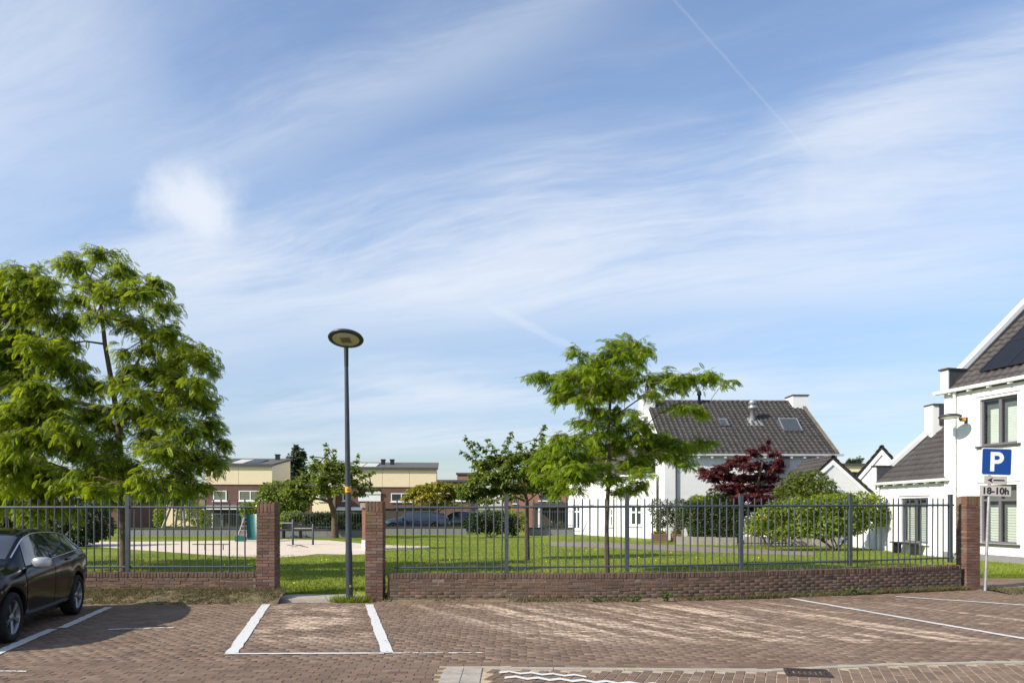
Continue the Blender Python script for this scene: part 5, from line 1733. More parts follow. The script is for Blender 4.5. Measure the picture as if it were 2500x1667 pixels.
# ------------------------------------------------------------------ foliage
def pinnate(pairs=7):
    """compound leaf along +x: leaflets in pairs on a drooping rachis, unit length"""
    V, F = [], []
    for i in range(pairs):
        s = .12 + .80 * i / (pairs - 1)
        z = -.22 * s * s
        ll = .30 * (1 - .35 * abs(s - .5) * 2) ; w = .085
        for sd in (-1, 1):
            b = len(V)
            dx, dy, dz = .28, sd * .93, -.18
            V += [(s, 0, z), (s + dx * ll * .5 - w, dy * ll * .5, z + dz * ll * .4), (s + dx * ll, dy * ll, z + dz * ll), (s + dx * ll * .5 + w, dy * ll * .5, z + dz * ll * .4)]
            F.append((b, b + 1, b + 2, b + 3))
    b = len(V); s = .95
    V += [(s, 0, -.2), (s + .1, -.06, -.23), (s + .27, 0, -.30), (s + .1, .06, -.23)]; F.append((b, b + 1, b + 2, b + 3))
    return np.array(V), np.array(F)


def broadleaf():
    """one folded oval leaf along +x, unit length"""
    V = [(0, 0, 0), (.35, -.30, .08), (.75, -.22, .03), (1, 0, -.12), (.75, .22, .03), (.35, .30, .08), (.5, 0, -.02)]
    F = [(0, 1, 2, 6), (6, 2, 3, 4), (0, 6, 4, 5)]
    return np.array(V), np.array(F)


def spray():
    """a tuft of five broad leaves fanned about +x, unit length"""
    V, F = [], []; bv, bf = broadleaf()
    for k, (a, l, t) in enumerate(((0, .62, .38), (55, .55, .2), (-55, .55, .25), (100, .42, .05), (-100, .42, .1))):
        R = np.array([[math.cos(math.radians(a)), -math.sin(math.radians(a)), 0], [math.sin(math.radians(a)), math.cos(math.radians(a)), 0], [0, 0, 1]])
        F.append(bf + len(V) * 0 + sum(len(v) for v in V)); V.append((bv * l) @ R.T + np.array([t, 0, 0]))
    return np.concatenate(V), np.concatenate(F)


PINN, PINN5, BROAD, SPRAY = pinnate(7), pinnate(4), broadleaf(), spray()


def unit(a): return a / (np.linalg.norm(a, axis=-1, keepdims=True) + 1e-9)


def leaf_mesh(name, tmpl, pos, fwd, up, size, tone, mat):
    V, F = tmpl
    f = unit(fwd); s = unit(np.cross(up, f)); u = np.cross(f, s)
    R = np.stack([f, s, u], axis=-1)
    P = np.einsum('nij,vj->nvi', R, V) * size[:, None, None] + pos[:, None, :]
    n, nv = len(pos), len(V)
    Fa = (F[None] + (np.arange(n) * nv)[:, None, None]).reshape(-1, F.shape[1])
    return np_mesh(name, P.reshape(-1, 3), Fa, mat, np.repeat(np.clip(tone, 0, 1), len(F)))


def grow_tree(name, label, cat, base, trunk, clusters, mat, tmpl, lsize, density, r0, crownR, seed, group=None, droop=.35, twigs=True, yellow=None, bark='bark', tips=.35, tall=1.0):
    """trunk: [(px, py, Y)] upward; clusters: [(px, py, rx, ry)] in photo pixels, spread in depth around the trunk"""
    rg = np.random.default_rng(seed)
    bx, by = base
    root = thing(name, (bx, by, PARK), label, cat, group)
    L0 = np.array(root.location)
    nodes = [np.array([ax(p, Y), Y, hz(q, Y)]) for p, q, Y in trunk]
    nodes[0][2] = PARK - .05
    parent = [-1] + list(range(len(nodes) - 1)); ntr = len(nodes)
    ox = np.mean([ax(c[0], by) for c in clusters])
    # cluster centres in space
    cl = []
    for (px, py, rx, ry) in clusters:
        dx = ax(px, by) - nodes[-1][0] * .5 - bx * .5
        dep = math.sqrt(max(.15, crownR ** 2 - dx * dx))
        Y = by + rg.uniform(-.85, .85) * dep * .8
        k = Y / FPX
        cl.append((np.array([ax(px, Y), Y, hz(py, Y)]), rx * k, ry * k))
    axis0 = np.array([nodes[-1][0], nodes[-1][1]])
    order = sorted(range(len(cl)), key=lambda i: np.linalg.norm(cl[i][0] - nodes[min(ntr - 1, ntr // 2 + 1)]))
    ends = {}
    for i in order:
        c = cl[i][0]; best, bi = 1e9, 1
        for j, nd in enumerate(nodes):
            if j == 0: continue
            d = np.linalg.norm(c - nd) + 1.6 * max(0, nd[2] - c[2] + .1) + (.25 if j < ntr - 1 and j < 2 else 0)
            if d < best: best, bi = d, j
        a = nodes[bi]; last = bi
        L = np.linalg.norm(c - a); k = max(1, int(L / .45))
        for t in range(1, k + 1):
            f = t / k
            q = a + (c - a) * f + np.array([0, 0, .08 * L * math.sin(f * math.pi)]) + rg.normal(0, .014 * L ** .5, 3) * (f < 1)
            nodes.append(q); parent.append(last); last = len(nodes) - 1
        ends[i] = last
    # pipe model radii
    n = len(nodes); load = np.zeros(n)
    for i in ends: load[ends[i]] += cl[i][1] + cl[i][2]
    for j in range(n - 1, 0, -1): load[parent[j]] += load[j]
    rad = r0 * np.sqrt(load / load[0]) ** 1.05
    rad = np.maximum(rad, .007)
    for j in range(ntr): rad[j] = r0 * (1 - .55 * j / max(1, ntr - 1)) if load[j] > 0 else rad[j]
    rad[0] = r0 * 1.25
    m = MB()
    for j in range(1, n):
        p = parent[j]
        m.tube([nodes[p], (nodes[p] + nodes[j]) / 2, nodes[j]], [min(rad[p], rad[j] * 1.35), (min(rad[p], rad[j] * 1.35) + rad[j]) / 2, rad[j]], 9 if rad[j] > .03 else 5, cap=False)
    # twigs and leaves
    PO, FW, UP, SZ, TN = [], [], [], [], []
    zs = [c[0][2] for c in cl]; zlo, zhi = min(zs), max(zs)
    for i, (c, rx, ry) in enumerate(cl):
        rd = (rx + ry) / 2
        vol = rx * ry
        nt = max(6, int(density * vol * 165))
        outw = np.array([c[0] - axis0[0], c[1] - axis0[1], 0]); outw = outw / (np.linalg.norm(outw) + .3)
        for k in range(nt):
            d = rg.normal(0, 1, 3); d[2] = d[2] * .55 + .12; d = d / np.linalg.norm(d) + outw * .35; d /= np.linalg.norm(d)
            st = c + rg.normal(0, .28, 3) * np.array([rx, rd, ry])
            ln = rg.uniform(.5, 1.05)
            path = []
            for t in np.linspace(0, 1, 6):
                q = st + d * np.array([rx, rd, ry]) * ln * t + np.array([0, 0, -droop * rd * t * t * rg.uniform(.4, 1.1)])
                path.append(q)
            if twigs: m.tube([path[0], path[2], path[5]], [.009, .006, .003], 3, cap=False)
            nl = max(4, int(rd * ln / (lsize * .30)))
            tipy = rg.random() < tips
            for q in range(nl):
                t = (q + rg.random()) / nl; a = min(int(t * 5), 4); f = t * 5 - a
                pos = path[a] * (1 - f) + path[a + 1] * f
                dr = path[a + 1] - path[a]; dr = dr / (np.linalg.norm(dr) + 1e-9)
                sd = np.cross(dr, [0, 0, 1]); sd = sd / (np.linalg.norm(sd) + 1e-9) * (1 if q % 2 else -1)
                fw = dr * rg.uniform(.2, .9) + sd * rg.uniform(.4, 1.0) + np.array([0, 0, rg.uniform(-.75, .25) - droop * .5])
                up = np.array([0, 0, 1.0]) + rg.normal(0, .45, 3)
                PO.append(pos + rg.normal(0, .012, 3)); FW.append(fw); UP.append(up); SZ.append(lsize * rg.uniform(.5, 1.3))
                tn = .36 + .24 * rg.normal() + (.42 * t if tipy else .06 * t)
                if yellow: tn += yellow(pos)
                TN.append(tn)
    tr = m.build('trunk', MT[bark], root)
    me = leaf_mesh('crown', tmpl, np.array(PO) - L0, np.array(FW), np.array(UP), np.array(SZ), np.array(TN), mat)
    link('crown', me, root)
    return root


MT['locust'] = leaf_mat('locust_leaves', (.045, .11, .010), (.37, .45, .02), .5)
MT['locust2'] = leaf_mat('locust_leaves_fresh', (.062, .148, .010), (.36, .46, .018), .5)
MT['cherry'] = leaf_mat('cherry_leaves', (.055, .11, .014), (.25, .31, .04), .4)
MT['linden'] = leaf_mat('linden_leaves', (.065, .12, .016), (.26, .31, .04), .4)
MT['gold'] = leaf_mat('golden_leaves', (.16, .16, .015), (.42, .38, .035), .38)
MT['poplar'] = leaf_mat('poplar_leaves', (.030, .052, .020), (.085, .12, .05), .3)
MT['maple'] = leaf_mat('red_maple_leaves', (.045, .010, .014), (.19, .035, .038), .32)
MT['bushgreen'] = leaf_mat('bush_leaves', (.04, .08, .008), (.19, .21, .015), .3)
MT['hedge'] = leaf_mat('hedge_leaves', (.030, .058, .010), (.095, .135, .028), .3)
MT['vine'] = leaf_mat('vine_leaves', (.09, .155, .012), (.36, .42, .028), .45)
MT['olive'] = leaf_mat('olive_leaves', (.07, .085, .03), (.19, .20, .08), .3)
MT['darkgreen'] = leaf_mat('dark_leaves', (.018, .032, .008), (.055, .085, .018), .25)
MT['redgold'] = leaf_mat('hedge_tips', (.12, .10, .02), (.28, .19, .04), .3)

T1C = [(246, 618, 46, 28), (180, 645, 55, 34), (296, 655, 48, 34), (330, 715, 55, 40), (372, 698, 42, 40), (398, 750, 42, 34), (262, 712, 46, 40), (60, 675, 65, 45), (10, 690, 50, 45), (20, 740, 60, 55), (110, 728, 55, 42), (145, 785, 65, 42), (50, 830, 65, 52),
       (335, 792, 55, 36), (400, 815, 50, 40), (445, 848, 55, 36), (495, 872, 40, 38), (518, 905, 18, 26), (150, 885, 65, 46), (60, 930, 65, 55), (215, 935, 55, 42), (300, 935, 45, 36), (372, 905, 55, 36), (425, 930, 55, 42), (470, 970, 50, 44), (505, 985, 26, 34),
       (130, 990, 75, 48), (230, 1010, 60, 44), (345, 1010, 55, 40), (412, 1020, 55, 42), (500, 1040, 46, 42), (540, 1080, 30, 32), (80, 1070, 75, 52), (190, 1085, 70, 46), (270, 1085, 36, 34), (390, 1095, 65, 42), (470, 1110, 55, 42), (522, 1130, 36, 32),
       (90, 1160, 75, 42), (195, 1165, 65, 38), (350, 1160, 42, 30), (420, 1170, 55, 32), (485, 1185, 42, 28), (25, 1130, 55, 55), (-70, 720, 80, 80), (-80, 850, 90, 80), (-80, 1000, 90, 80), (40, 1010, 60, 50), (300, 860, 34, 26), (190, 730, 36, 30),
       (350, 850, 42, 28), (390, 970, 48, 34), (335, 960, 38, 28), (450, 1060, 48, 34), (360, 1060, 46, 30), (320, 1140, 40, 32), (440, 1140, 48, 30), (240, 1135, 48, 34), (160, 1040, 60, 40), (110, 850, 60, 45), (100, 950, 60, 45), (30, 880, 60, 50), (160, 840, 50, 35), (235, 770, 38, 28), (292, 765, 34, 26), (215, 690, 40, 28), (120, 690, 40, 28), (60, 760, 55, 40), (420, 880, 46, 32), (480, 930, 36, 36),
       (285, 1120, 40, 30), (300, 1185, 45, 26), (240, 1195, 45, 26), (380, 1195, 45, 26), (300, 990, 40, 30), (265, 1040, 40, 30), (330, 900, 36, 28)]
grow_tree('locust_tree', 'tall leafy locust tree filling the left of the picture behind the railing', 'tree', (ax(300, 18.6), 18.6),
          [(303, 1420, 18.6), (301, 1250, 18.6), (294, 1150, 18.6), (290, 1040, 18.6), (272, 930, 18.6), (256, 840, 18.6), (246, 740, 18.6)],
          T1C, MT['locust'], PINN, .175, 2.15, .095, 2.7, 11, 'locust trees in the park')
T2C = [(60, 1180, 50, 34), (20, 1215, 45, 40), (110, 1215, 45, 34), (70, 1250, 34, 30), (55, 1285, 20, 16), (150, 1235, 34, 26), (-30, 1200, 50, 60), (170, 1180, 50, 36), (235, 1185, 50, 30), (110, 1150, 60, 40), (190, 1265, 18, 14), (40, 1120, 60, 50), (-20, 1090, 60, 60), (330, 1185, 55, 32), (385, 1205, 40, 26), (290, 1215, 34, 22), (440, 1200, 42, 28), (250, 1140, 60, 40), (-40, 1010, 70, 60)]
grow_tree('locust_tree', 'lower drooping locust tree whose brown trunk stands behind the black car roof', 'tree', (ax(108, 21.5), 21.5),
          [(107, 1385, 21.5), (107, 1290, 21.5), (104, 1220, 21.5), (100, 1150, 21.5), (90, 1090, 21.5)],
          T2C, MT['locust'], PINN, .19, 2.2, .14, 3.0, 12, 'locust trees in the park', droop=.5, tips=.5)
T3C = [(1531, 818, 14, 10), (1500, 838, 38, 18), (1548, 842, 40, 22), (1572, 852, 20, 26), (1508, 866, 55, 32), (1556, 872, 34, 24), (1412, 862, 30, 18), (1398, 848, 12, 14), (1318, 915, 38, 15), (1350, 923, 38, 20), (1388, 925, 46, 26), (1428, 905, 46, 28), (1465, 890, 46, 32), (1480, 925, 52, 34), (1524, 910, 44, 30), (1365, 968, 34, 18), (1404, 964, 42, 24), (1436, 975, 36, 26), (1450, 950, 44, 26), (1508, 955, 44, 26), (1537, 940, 34, 24),
       (1580, 925, 34, 18), (1623, 920, 46, 24), (1666, 926, 46, 24), (1706, 922, 42, 20), (1743, 918, 30, 18), (1768, 934, 18, 12), (1792, 926, 9, 12), (1640, 945, 40, 14), (1650, 990, 46, 14), (1692, 1000, 36, 16), (1716, 1010, 16, 12),
       (1410, 1028, 36, 11), (1480, 1012, 36, 20), (1512, 1008, 32, 22), (1540, 1006, 28, 20), (1550, 1030, 34, 20),
       (1373, 1064, 32, 20), (1399, 1078, 46, 26), (1436, 1060, 36, 22), (1350, 1101, 46, 30), (1382, 1118, 50, 36), (1322, 1130, 40, 26), (1345, 1158, 42, 26), (1396, 1158, 50, 30), (1424, 1115, 46, 34), (1465, 1090, 50, 30), (1508, 1085, 46, 30), (1551, 1064, 40, 26), (1594, 1066, 40, 26), (1625, 1078, 40, 24), (1668, 1088, 44, 20), (1708, 1080, 34, 16), (1736, 1078, 18, 12), (1609, 1108, 46, 20), (1652, 1116, 40, 20), (1688, 1134, 24, 12),
       (1566, 1122, 44, 22), (1537, 1130, 40, 24), (1564, 1152, 34, 20), (1465, 1138, 40, 20), (1368, 1192, 34, 20), (1357, 1210, 18, 14), (1411, 1192, 26, 16), (1537, 1192, 38, 18), (1560, 1178, 32, 18), (1508, 1200, 24, 13), (1436, 1165, 40, 20), (1300, 918, 14, 8),
       (1455, 1000, 34, 22), (1440, 1036, 36, 18), (1510, 1045, 36, 22), (1575, 1040, 32, 18), (1590, 960, 34, 16), (1478, 1055, 36, 22), (1410, 1140, 40, 24), (1500, 1165, 40, 20), (1585, 1090, 40, 22), (1380, 945, 40, 20)]
grow_tree('locust_tree', 'young fresh green locust tree with flat spreading branches behind the middle of the railing', 'tree', (ax(1481, 19.6), 19.6),
          [(1482, 1402, 19.6), (1481, 1290, 19.6), (1484, 1200, 19.6), (1487, 1120, 19.6), (1486, 1030, 19.6), (1490, 980, 19.6), (1500, 920, 19.6), (1520, 850, 19.6)],
          T3C, MT['locust2'], PINN, .165, 2.7, .062, 2.2, 13, 'locust trees in the park', droop=.3, tips=.35)

def shoots(pts, r):
    """upright shoots: pairs of (base, tip) filled with small clusters"""
    out = []
    for (x0, y0), (x1, y1) in pts:
        n = max(2, int(math.hypot(x1 - x0, y1 - y0) / (r * 1.1)))
        for t in np.linspace(0, 1, n): out.append((x0 + (x1 - x0) * t, y0 + (y1 - y0) * t, r * (1 - .35 * t), r * (1 - .2 * t)))
    return out
T4C = shoots([((1165, 1110), (1137, 1070)), ((1185, 1100), (1160, 1082)), ((1160, 1125), (1128, 1104)), ((1205, 1100), (1193, 1073)), ((1232, 1100), (1248, 1056)), ((1265, 1090), (1268, 1084)), ((1322, 1090), (1327, 1038)), ((1300, 1100), (1308, 1072)), ((1340, 1090), (1362, 1064))], 7.5)
T4C += [(1180, 1135, 26, 20), (1215, 1125, 30, 22), (1255, 1118, 28, 22), (1290, 1115, 28, 22), (1325, 1112, 26, 22), (1170, 1165, 26, 20), (1205, 1165, 32, 22), (1245, 1155, 32, 24), (1285, 1155, 32, 24), (1325, 1150, 28, 24), (1150, 1190, 26, 16), (1190, 1200, 30, 18), (1230, 1195, 30, 20), (1270, 1192, 26, 18), (1310, 1190, 26, 18), (1335, 1195, 20, 14), (1155, 1215, 24, 12), (1135, 1205, 20, 14), (1195, 1222, 22, 10), (1240, 1215, 18, 10), (1125, 1190, 16, 10)]
grow_tree('cherry_tree', 'round leafy cherry tree with upright shoots left of the young locust tree', 'tree', (ax(1287, 25), 25),
          [(1287, 1372, 25), (1286, 1270, 25), (1287, 1225, 25), (1280, 1195, 25), (1262, 1160, 25)], T4C, MT['cherry'], BROAD, .105, 7.0, .085, 1.5, 14, droop=.2, tips=.2)
T5C = shoots([((800, 1130), (797, 1086)), ((815, 1125), (818, 1100)), ((780, 1130), (762, 1114)), ((868, 1140), (872, 1112)), ((880, 1165), (912, 1152)), ((880, 1195), (925, 1196)), ((870, 1185), (905, 1180))], 7)
T5C += [(770, 1140, 20, 15), (800, 1140, 24, 18), (830, 1140, 24, 18), (860, 1150, 20, 16), (750, 1165, 22, 16), (785, 1168, 24, 18), (820, 1168, 24, 18), (855, 1175, 20, 16), (725, 1185, 24, 16), (755, 1195, 26, 16), (790, 1195, 24, 16), (825, 1195, 20, 14), (715, 1205, 22, 14), (745, 1218, 22, 12), (875, 1205, 18, 10), (700, 1195, 18, 12)]
grow_tree('linden_tree', 'small spreading tree with a forked trunk seen through the wall opening', 'tree', (ax(818, 43.5), 43.5),
          [(818, 1315, 43.5), (817, 1270, 43.5), (815, 1250, 43.5), (806, 1225, 43.5), (815, 1190, 43.5), (808, 1150, 43.5)], T5C, MT['linden'], BROAD, .16, 3.2, .20, 2.6, 15, droop=.2, tips=.2)
GC = [(1000, 1215, 18, 10), (1015, 1200, 22, 12), (1040, 1190, 26, 14), (1070, 1185, 24, 14), (1095, 1190, 22, 14), (1050, 1210, 28, 12), (1085, 1212, 26, 14), (1115, 1205, 20, 14), (1025, 1222, 20, 8), (1065, 1228, 24, 8), (1100, 1230, 20, 8)]
grow_tree('golden_tree', 'low golden green tree in front of the far brick houses', 'tree', (ax(1070, 55), 55), [(1070, 1295, 55), (1069, 1250, 55), (1066, 1225, 55), (1062, 1205, 55)], GC, MT['gold'], BROAD, .20, 2.2, .12, 1.8, 16, droop=.3, tips=.4)
PC = [(722, 1108, 9, 16), (712, 1130, 10, 18), (734, 1128, 9, 18), (720, 1150, 16, 18), (738, 1152, 10, 16), (706, 1152, 8, 16), (722, 1092, 4, 8), (740, 1108, 4, 12), (704, 1122, 4, 14), (724, 1170, 20, 14)]
grow_tree('poplar_tree', 'narrow dark poplar rising behind the far roofs left of the lamp post', 'tree', (ax(722, 92), 92), [(722, 1276, 92), (722, 1210, 92), (722, 1150, 92), (722, 1105, 92)], PC, MT['poplar'], BROAD, .45, 1.0, .25, 1.4, 17, droop=.1, tips=.1)
grow_tree('far_tree', 'small round tree top far off above the pale building', 'tree', (ax(2088, 90), 90), [(2088, 1276, 90), (2088, 1200, 90), (2088, 1140, 90)], [(2080, 1125, 9, 7), (2095, 1122, 9, 7), (2088, 1132, 14, 7), (2074, 1130, 7, 6)], MT['poplar'], BROAD, .45, 1.0, .2, .8, 18, droop=.1)
MC = [(1735, 1160, 28, 13), (1720, 1148, 18, 9), (1765, 1145, 28, 14), (1790, 1130, 24, 13), (1815, 1120, 22, 12), (1842, 1108, 18, 12), (1868, 1095, 16, 10), (1888, 1108, 16, 12), (1900, 1125, 14, 11), (1830, 1140, 30, 14), (1862, 1135, 26, 14), (1895, 1145, 18, 12), (1780, 1165, 30, 14), (1815, 1165, 30, 14), (1850, 1165, 28, 14), (1885, 1168, 22, 12), (1770, 1188, 28, 12), (1805, 1190, 34, 14), (1845, 1192, 34, 14), (1880, 1192, 28, 12), (1820, 1212, 34, 12), (1860, 1212, 30, 12), (1785, 1205, 24, 10), (1835, 1098, 10, 8), (1876, 1078, 7, 7), (1745, 1172, 18, 9), (1850, 1232, 34, 12)]
grow_tree('maple_tree', 'dark red Japanese maple in front of the middle white house', 'tree', (ax(1845, 37), 37), [(1845, 1322, 37), (1846, 1280, 37), (1848, 1230, 37), (1850, 1180, 37), (1862, 1130, 37)], MC, MT['maple'], SPRAY, .15, 3.2, .10, 1.5, 19, droop=.15, tips=.25)


def leaf_blob(part_name, parent, blobs, n, size, mat, seed, tmpl=BROAD, shell=.55, flat=1.0):
    """leaves through ellipsoids: (x, y, z, rx, ry, rz) in world metres"""
    rg = np.random.default_rng(seed); L0 = np.array(parent_loc(parent))
    vol = np.array([b[3] * b[4] * b[5] for b in blobs]) ** .7; cnt = np.maximum(20, (n * vol / vol.sum())).astype(int)
    PO, FW, UP = [], [], []
    for b, k in zip(blobs, cnt):
        d = unit(rg.normal(0, 1, (k, 3))); r = shell + (1.06 - shell) * rg.random((k, 1)) ** .6
        lump = 1 + .14 * np.sin(d[:, :1] * 7 + b[0] * 3) * np.cos(d[:, 2:] * 6 + b[1])
        PO.append(np.array(b[:3]) + d * r * lump * np.array(b[3:])); FW.append(d * .8 + rg.normal(0, .6, (k, 3)) - np.array([0, 0, .2])); UP.append(d + rg.normal(0, .5, (k, 3)) + np.array([0, 0, .6]))
    PO, FW, UP = map(np.concatenate, (PO, FW, UP))
    k = len(PO); tn = .35 + .2 * rg.normal(size=k)
    keep = PO[:, 2] > PARK
    me = leaf_mesh(part_name, tmpl, PO[keep] - L0, FW[keep], UP[keep], size * rg.uniform(.7, 1.25, keep.sum()), tn[keep], mat)
    return link(part_name, me, parent)


def bush(name, label, cat, px, Y, blobs, n, size, mat, seed, group=None, tmpl=BROAD, stem=True, core=None):
    X = ax(px, Y)
    r = thing(name, (X, Y, PARK), label, cat, group)
    B = [(ax(a, Y + dy), Y + dy, hz(b, Y + dy), rx * Y / FPX, max(rx, ry) * Y / FPX * .8, ry * Y / FPX) for a, b, rx, ry, dy in blobs]
    leaf_blob('foliage', r, B, n, size, mat, seed, tmpl)
    m = MB()
    rg = np.random.default_rng(seed)
    for b in B[:8]:
        p0 = (X + rg.normal(0, .08), Y + rg.normal(0, .06), PARK - .02)
        m.tube([p0, ((p0[0] + b[0]) / 2, (p0[1] + b[1]) / 2, (PARK + b[2]) / 2 - .05), b[:3]], [.035, .025, .01], 5)
    m.build('stem', MT['bark'], r)
    return r


bush('green_shrub', 'dense rounded green shrub right of the red maple', 'shrub', 1970, 35.2, [(1950, 1185, 40, 26, 0), (1985, 1172, 42, 24, .4), (2010, 1195, 36, 26, -.3), (1925, 1205, 34, 24, .2), (1965, 1215, 50, 26, -.4), (2025, 1215, 22, 18, .1), (1990, 1225, 40, 24, .5), (1945, 1165, 22, 12, .4)], 5200, .10, MT['bushgreen'], 21, tmpl=SPRAY)
bush('dark_shrub', 'dark leafy shrub under the red maple beside the hedge', 'shrub', 1770, 36.6, [(1745, 1215, 22, 20, 0), (1775, 1225, 26, 20, .2), (1800, 1245, 24, 26, -.1), (1850, 1262, 50, 30, .1), (1900, 1255, 30, 26, .2)], 3600, .10, MT['darkgreen'], 22, tmpl=SPRAY)
bush('yellow_shrub', 'rounded yellow green shrub showing above the clipped hedge', 'shrub', 1712, 37.4, [(1705, 1222, 26, 12, 0), (1735, 1225, 26, 14, .2), (1760, 1222, 24, 16, 0)], 2200, .10, MT['vine'], 23, tmpl=SPRAY)
bush('vine_screen', 'broad screen of bright yellow green vine leaves behind the right of the railing', 'vine', 2040, 30.5, [(1900, 1245, 34, 22, .3), (1950, 1240, 40, 24, 0), (2005, 1235, 44, 26, .2), (2055, 1228, 44, 24, 0), (2100, 1230, 44, 26, -.2), (2138, 1240, 26, 28, 0), (1960, 1275, 44, 24, .2), (2020, 1272, 44, 24, 0), (2075, 1265, 44, 24, .1), (2115, 1268, 30, 22, 0), (1905, 1280, 34, 24, .3), (2152, 1262, 14, 18, 0), (2130, 1212, 12, 10, 0), (1950, 1294, 44, 16, .1), (2010, 1296, 44, 16, 0), (2070, 1290, 40, 16, .1), (1900, 1300, 34, 14, 0), (1870, 1262, 30, 22, .2), (1845, 1285, 24, 18, .2)], 8600, .135, MT['vine'], 24)
bush('rose_bush', 'leafy rose bush with coral flowers in front of the vine screen', 'shrub', 1875, 33.5, [(1850, 1285, 30, 20, 0), (1885, 1275, 30, 22, .1), (1915, 1290, 26, 18, 0)], 1800, .10, MT['bushgreen'], 25)
rb = thing('flower', (ax(1890, 33.2), 33.0, PARK), 'coral red rose blooms among the leaves behind the railing', 'flower')
MT['coral'] = plain('coral_petal', (.65, .10, .06), .6, .15, 20)
for k, (px, py) in enumerate([(1873, 1262), (1911, 1272), (1899, 1277), (1863, 1266)]):
    M = Matrix.Translation((ax(px, 32.8), 32.8, hz(py, 32.8))) @ Matrix.Scale(.055, 4)
    MB().lathe([(0, -.6), (.7, -.3), (1, .2), (.75, .6), (.8, .2), (.45, .55), (.0, .35)], 9, M).build('bloom', MT['coral'], rb)
for k, (px, w_) in enumerate(((1605, 34), (1650, 34))):
    bush('olive_shrub', ['feathery grey green shrub in the left wooden planter', 'feathery grey green shrub in the right wooden planter'][k], 'shrub', px + 8, 38.9, [(px + 6, 1240, w_ * .8, 20, 0), (px + 14, 1262, w_ * .75, 20, .1), (px + 4, 1280, w_ * .5, 14, 0)], 1500, .10, MT['olive'], 26 + k)


def planter(px0, px1, Y, y0, y1, label):
    X0, X1 = ax(px0, Y), ax(px1, Y); z1 = hz(y0, Y)
    r = thing('planter', ((X0 + X1) / 2, Y, PARK), label, 'planter', 'wooden planters by the white house')
    nb = 4
    for k in range(nb):
        a = PARK + (z1 - PARK) * k / nb + .008; b = PARK + (z1 - PARK) * (k + 1) / nb - .008
        MB().b2(X0, X1, Y - .3, Y - .27, a, b).build('board', MT['planterwood'], r)
        MB().b2(X0, X1, Y + .27, Y + .3, a, b).build('board', MT['planterwood'], r)
        for x in (X0, X1 - .03): MB().b2(x + .001, x + .029, Y - .268, Y + .268, a, b).build('board', MT['planterwood'], r)
    MB().b2(X0 + .04, X1 - .04, Y - .26, Y + .26, PARK, z1 - .05).build('soil', MT['soil'], r)
    bl = [(x, Y, z1 + .04, .14, .18, .09) for x in np.linspace(X0 + .12, X1 - .12, 6)]
    leaf_blob('yellow_plants', r, bl, 500, .07, MT['gold'], int(px0))


planter(1592, 1628, 38.8, 1302, 1322, 'wooden planter box with yellow ground cover, left of the pair')
planter(1640, 1662, 38.9, 1302, 1322, 'narrow wooden planter box with yellow ground cover, right of the pair')


def hedge(name, label, x0, x1, y0, y1, h, n, size, mat, seed, base=PARK, group=None, tip=None):
    rg = np.random.default_rng(seed)
    r = thing(name, ((x0 + x1) / 2, (y0 + y1) / 2, base), label, 'hedge', group)
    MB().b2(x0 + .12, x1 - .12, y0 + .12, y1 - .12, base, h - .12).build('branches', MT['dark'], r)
    w, d, hh = x1 - x0, y1 - y0, h - base
    A = np.array([w * hh, w * d, d * hh, d * hh]); k = (n * A / A.sum()).astype(int)
    PO, NO = [], []
    for f, kk in enumerate(k):
        u, v = rg.random(kk), rg.random(kk)
        if f == 0: P = np.stack([x0 + u * w, np.full(kk, y0), base + v * hh], 1); Nn = (0, -1, 0)
        elif f == 1: P = np.stack([x0 + u * w, y0 + v * d, np.full(kk, h)], 1); Nn = (0, 0, 1)
        elif f == 2: P = np.stack([np.full(kk, x0), y0 + u * d, base + v * hh], 1); Nn = (-1, 0, 0)
        else: P = np.stack([np.full(kk, x1), y0 + u * d, base + v * hh], 1); Nn = (1, 0, 0)
        Nn = np.array(Nn, float)
        P = P + Nn * (rg.random((kk, 1)) - .7) * .16 + Nn * .06 * np.sin(P[:, :1] * 2.1 + P[:, 2:] * 3)
        PO.append(P); NO.append(np.repeat(Nn[None], kk, 0))
    P, Nn = np.concatenate(PO), np.concatenate(NO); kk = len(P)
    L0 = np.array(r.location)
    me = leaf_mesh('foliage', BROAD, P - L0, Nn * .5 + rg.normal(0, .8, (kk, 3)), Nn + rg.normal(0, .5, (kk, 3)) + np.array([0, 0, .4]), size * rg.uniform(.7, 1.3, kk), .35 + .22 * rg.normal(size=kk), mat)
    link('foliage', me, r)
    if tip:
        kk = n // 5; P = np.stack([x0 + rg.random(kk) * w, y0 + rg.random(kk) * d, h + rg.normal(0, .05, kk)], 1)
        link('new_growth', leaf_mesh('new_growth', BROAD, P - L0, rg.normal(0, .6, (kk, 3)) + np.array([0, 0, .5]), rg.normal(0, 1, (kk, 3)), size * rg.uniform(.6, 1.1, kk), .4 + .25 * rg.normal(size=kk), tip), r)
    return r


hedge('hedge', 'clipped dark green hedge in front of the middle white house', ax(1690, 36.5), ax(1808, 36.5), 36.3, 37.2, hz(1226, 36.4), 5200, .085, MT['hedge'], 31)
bush('hedge_shrub', 'loose green shrub at the left end of the clipped hedge', 'shrub', 1682, 36.9, [(1668, 1245, 18, 24, 0), (1685, 1262, 22, 30, .1)], 1300, .09, MT['hedge'], 32)
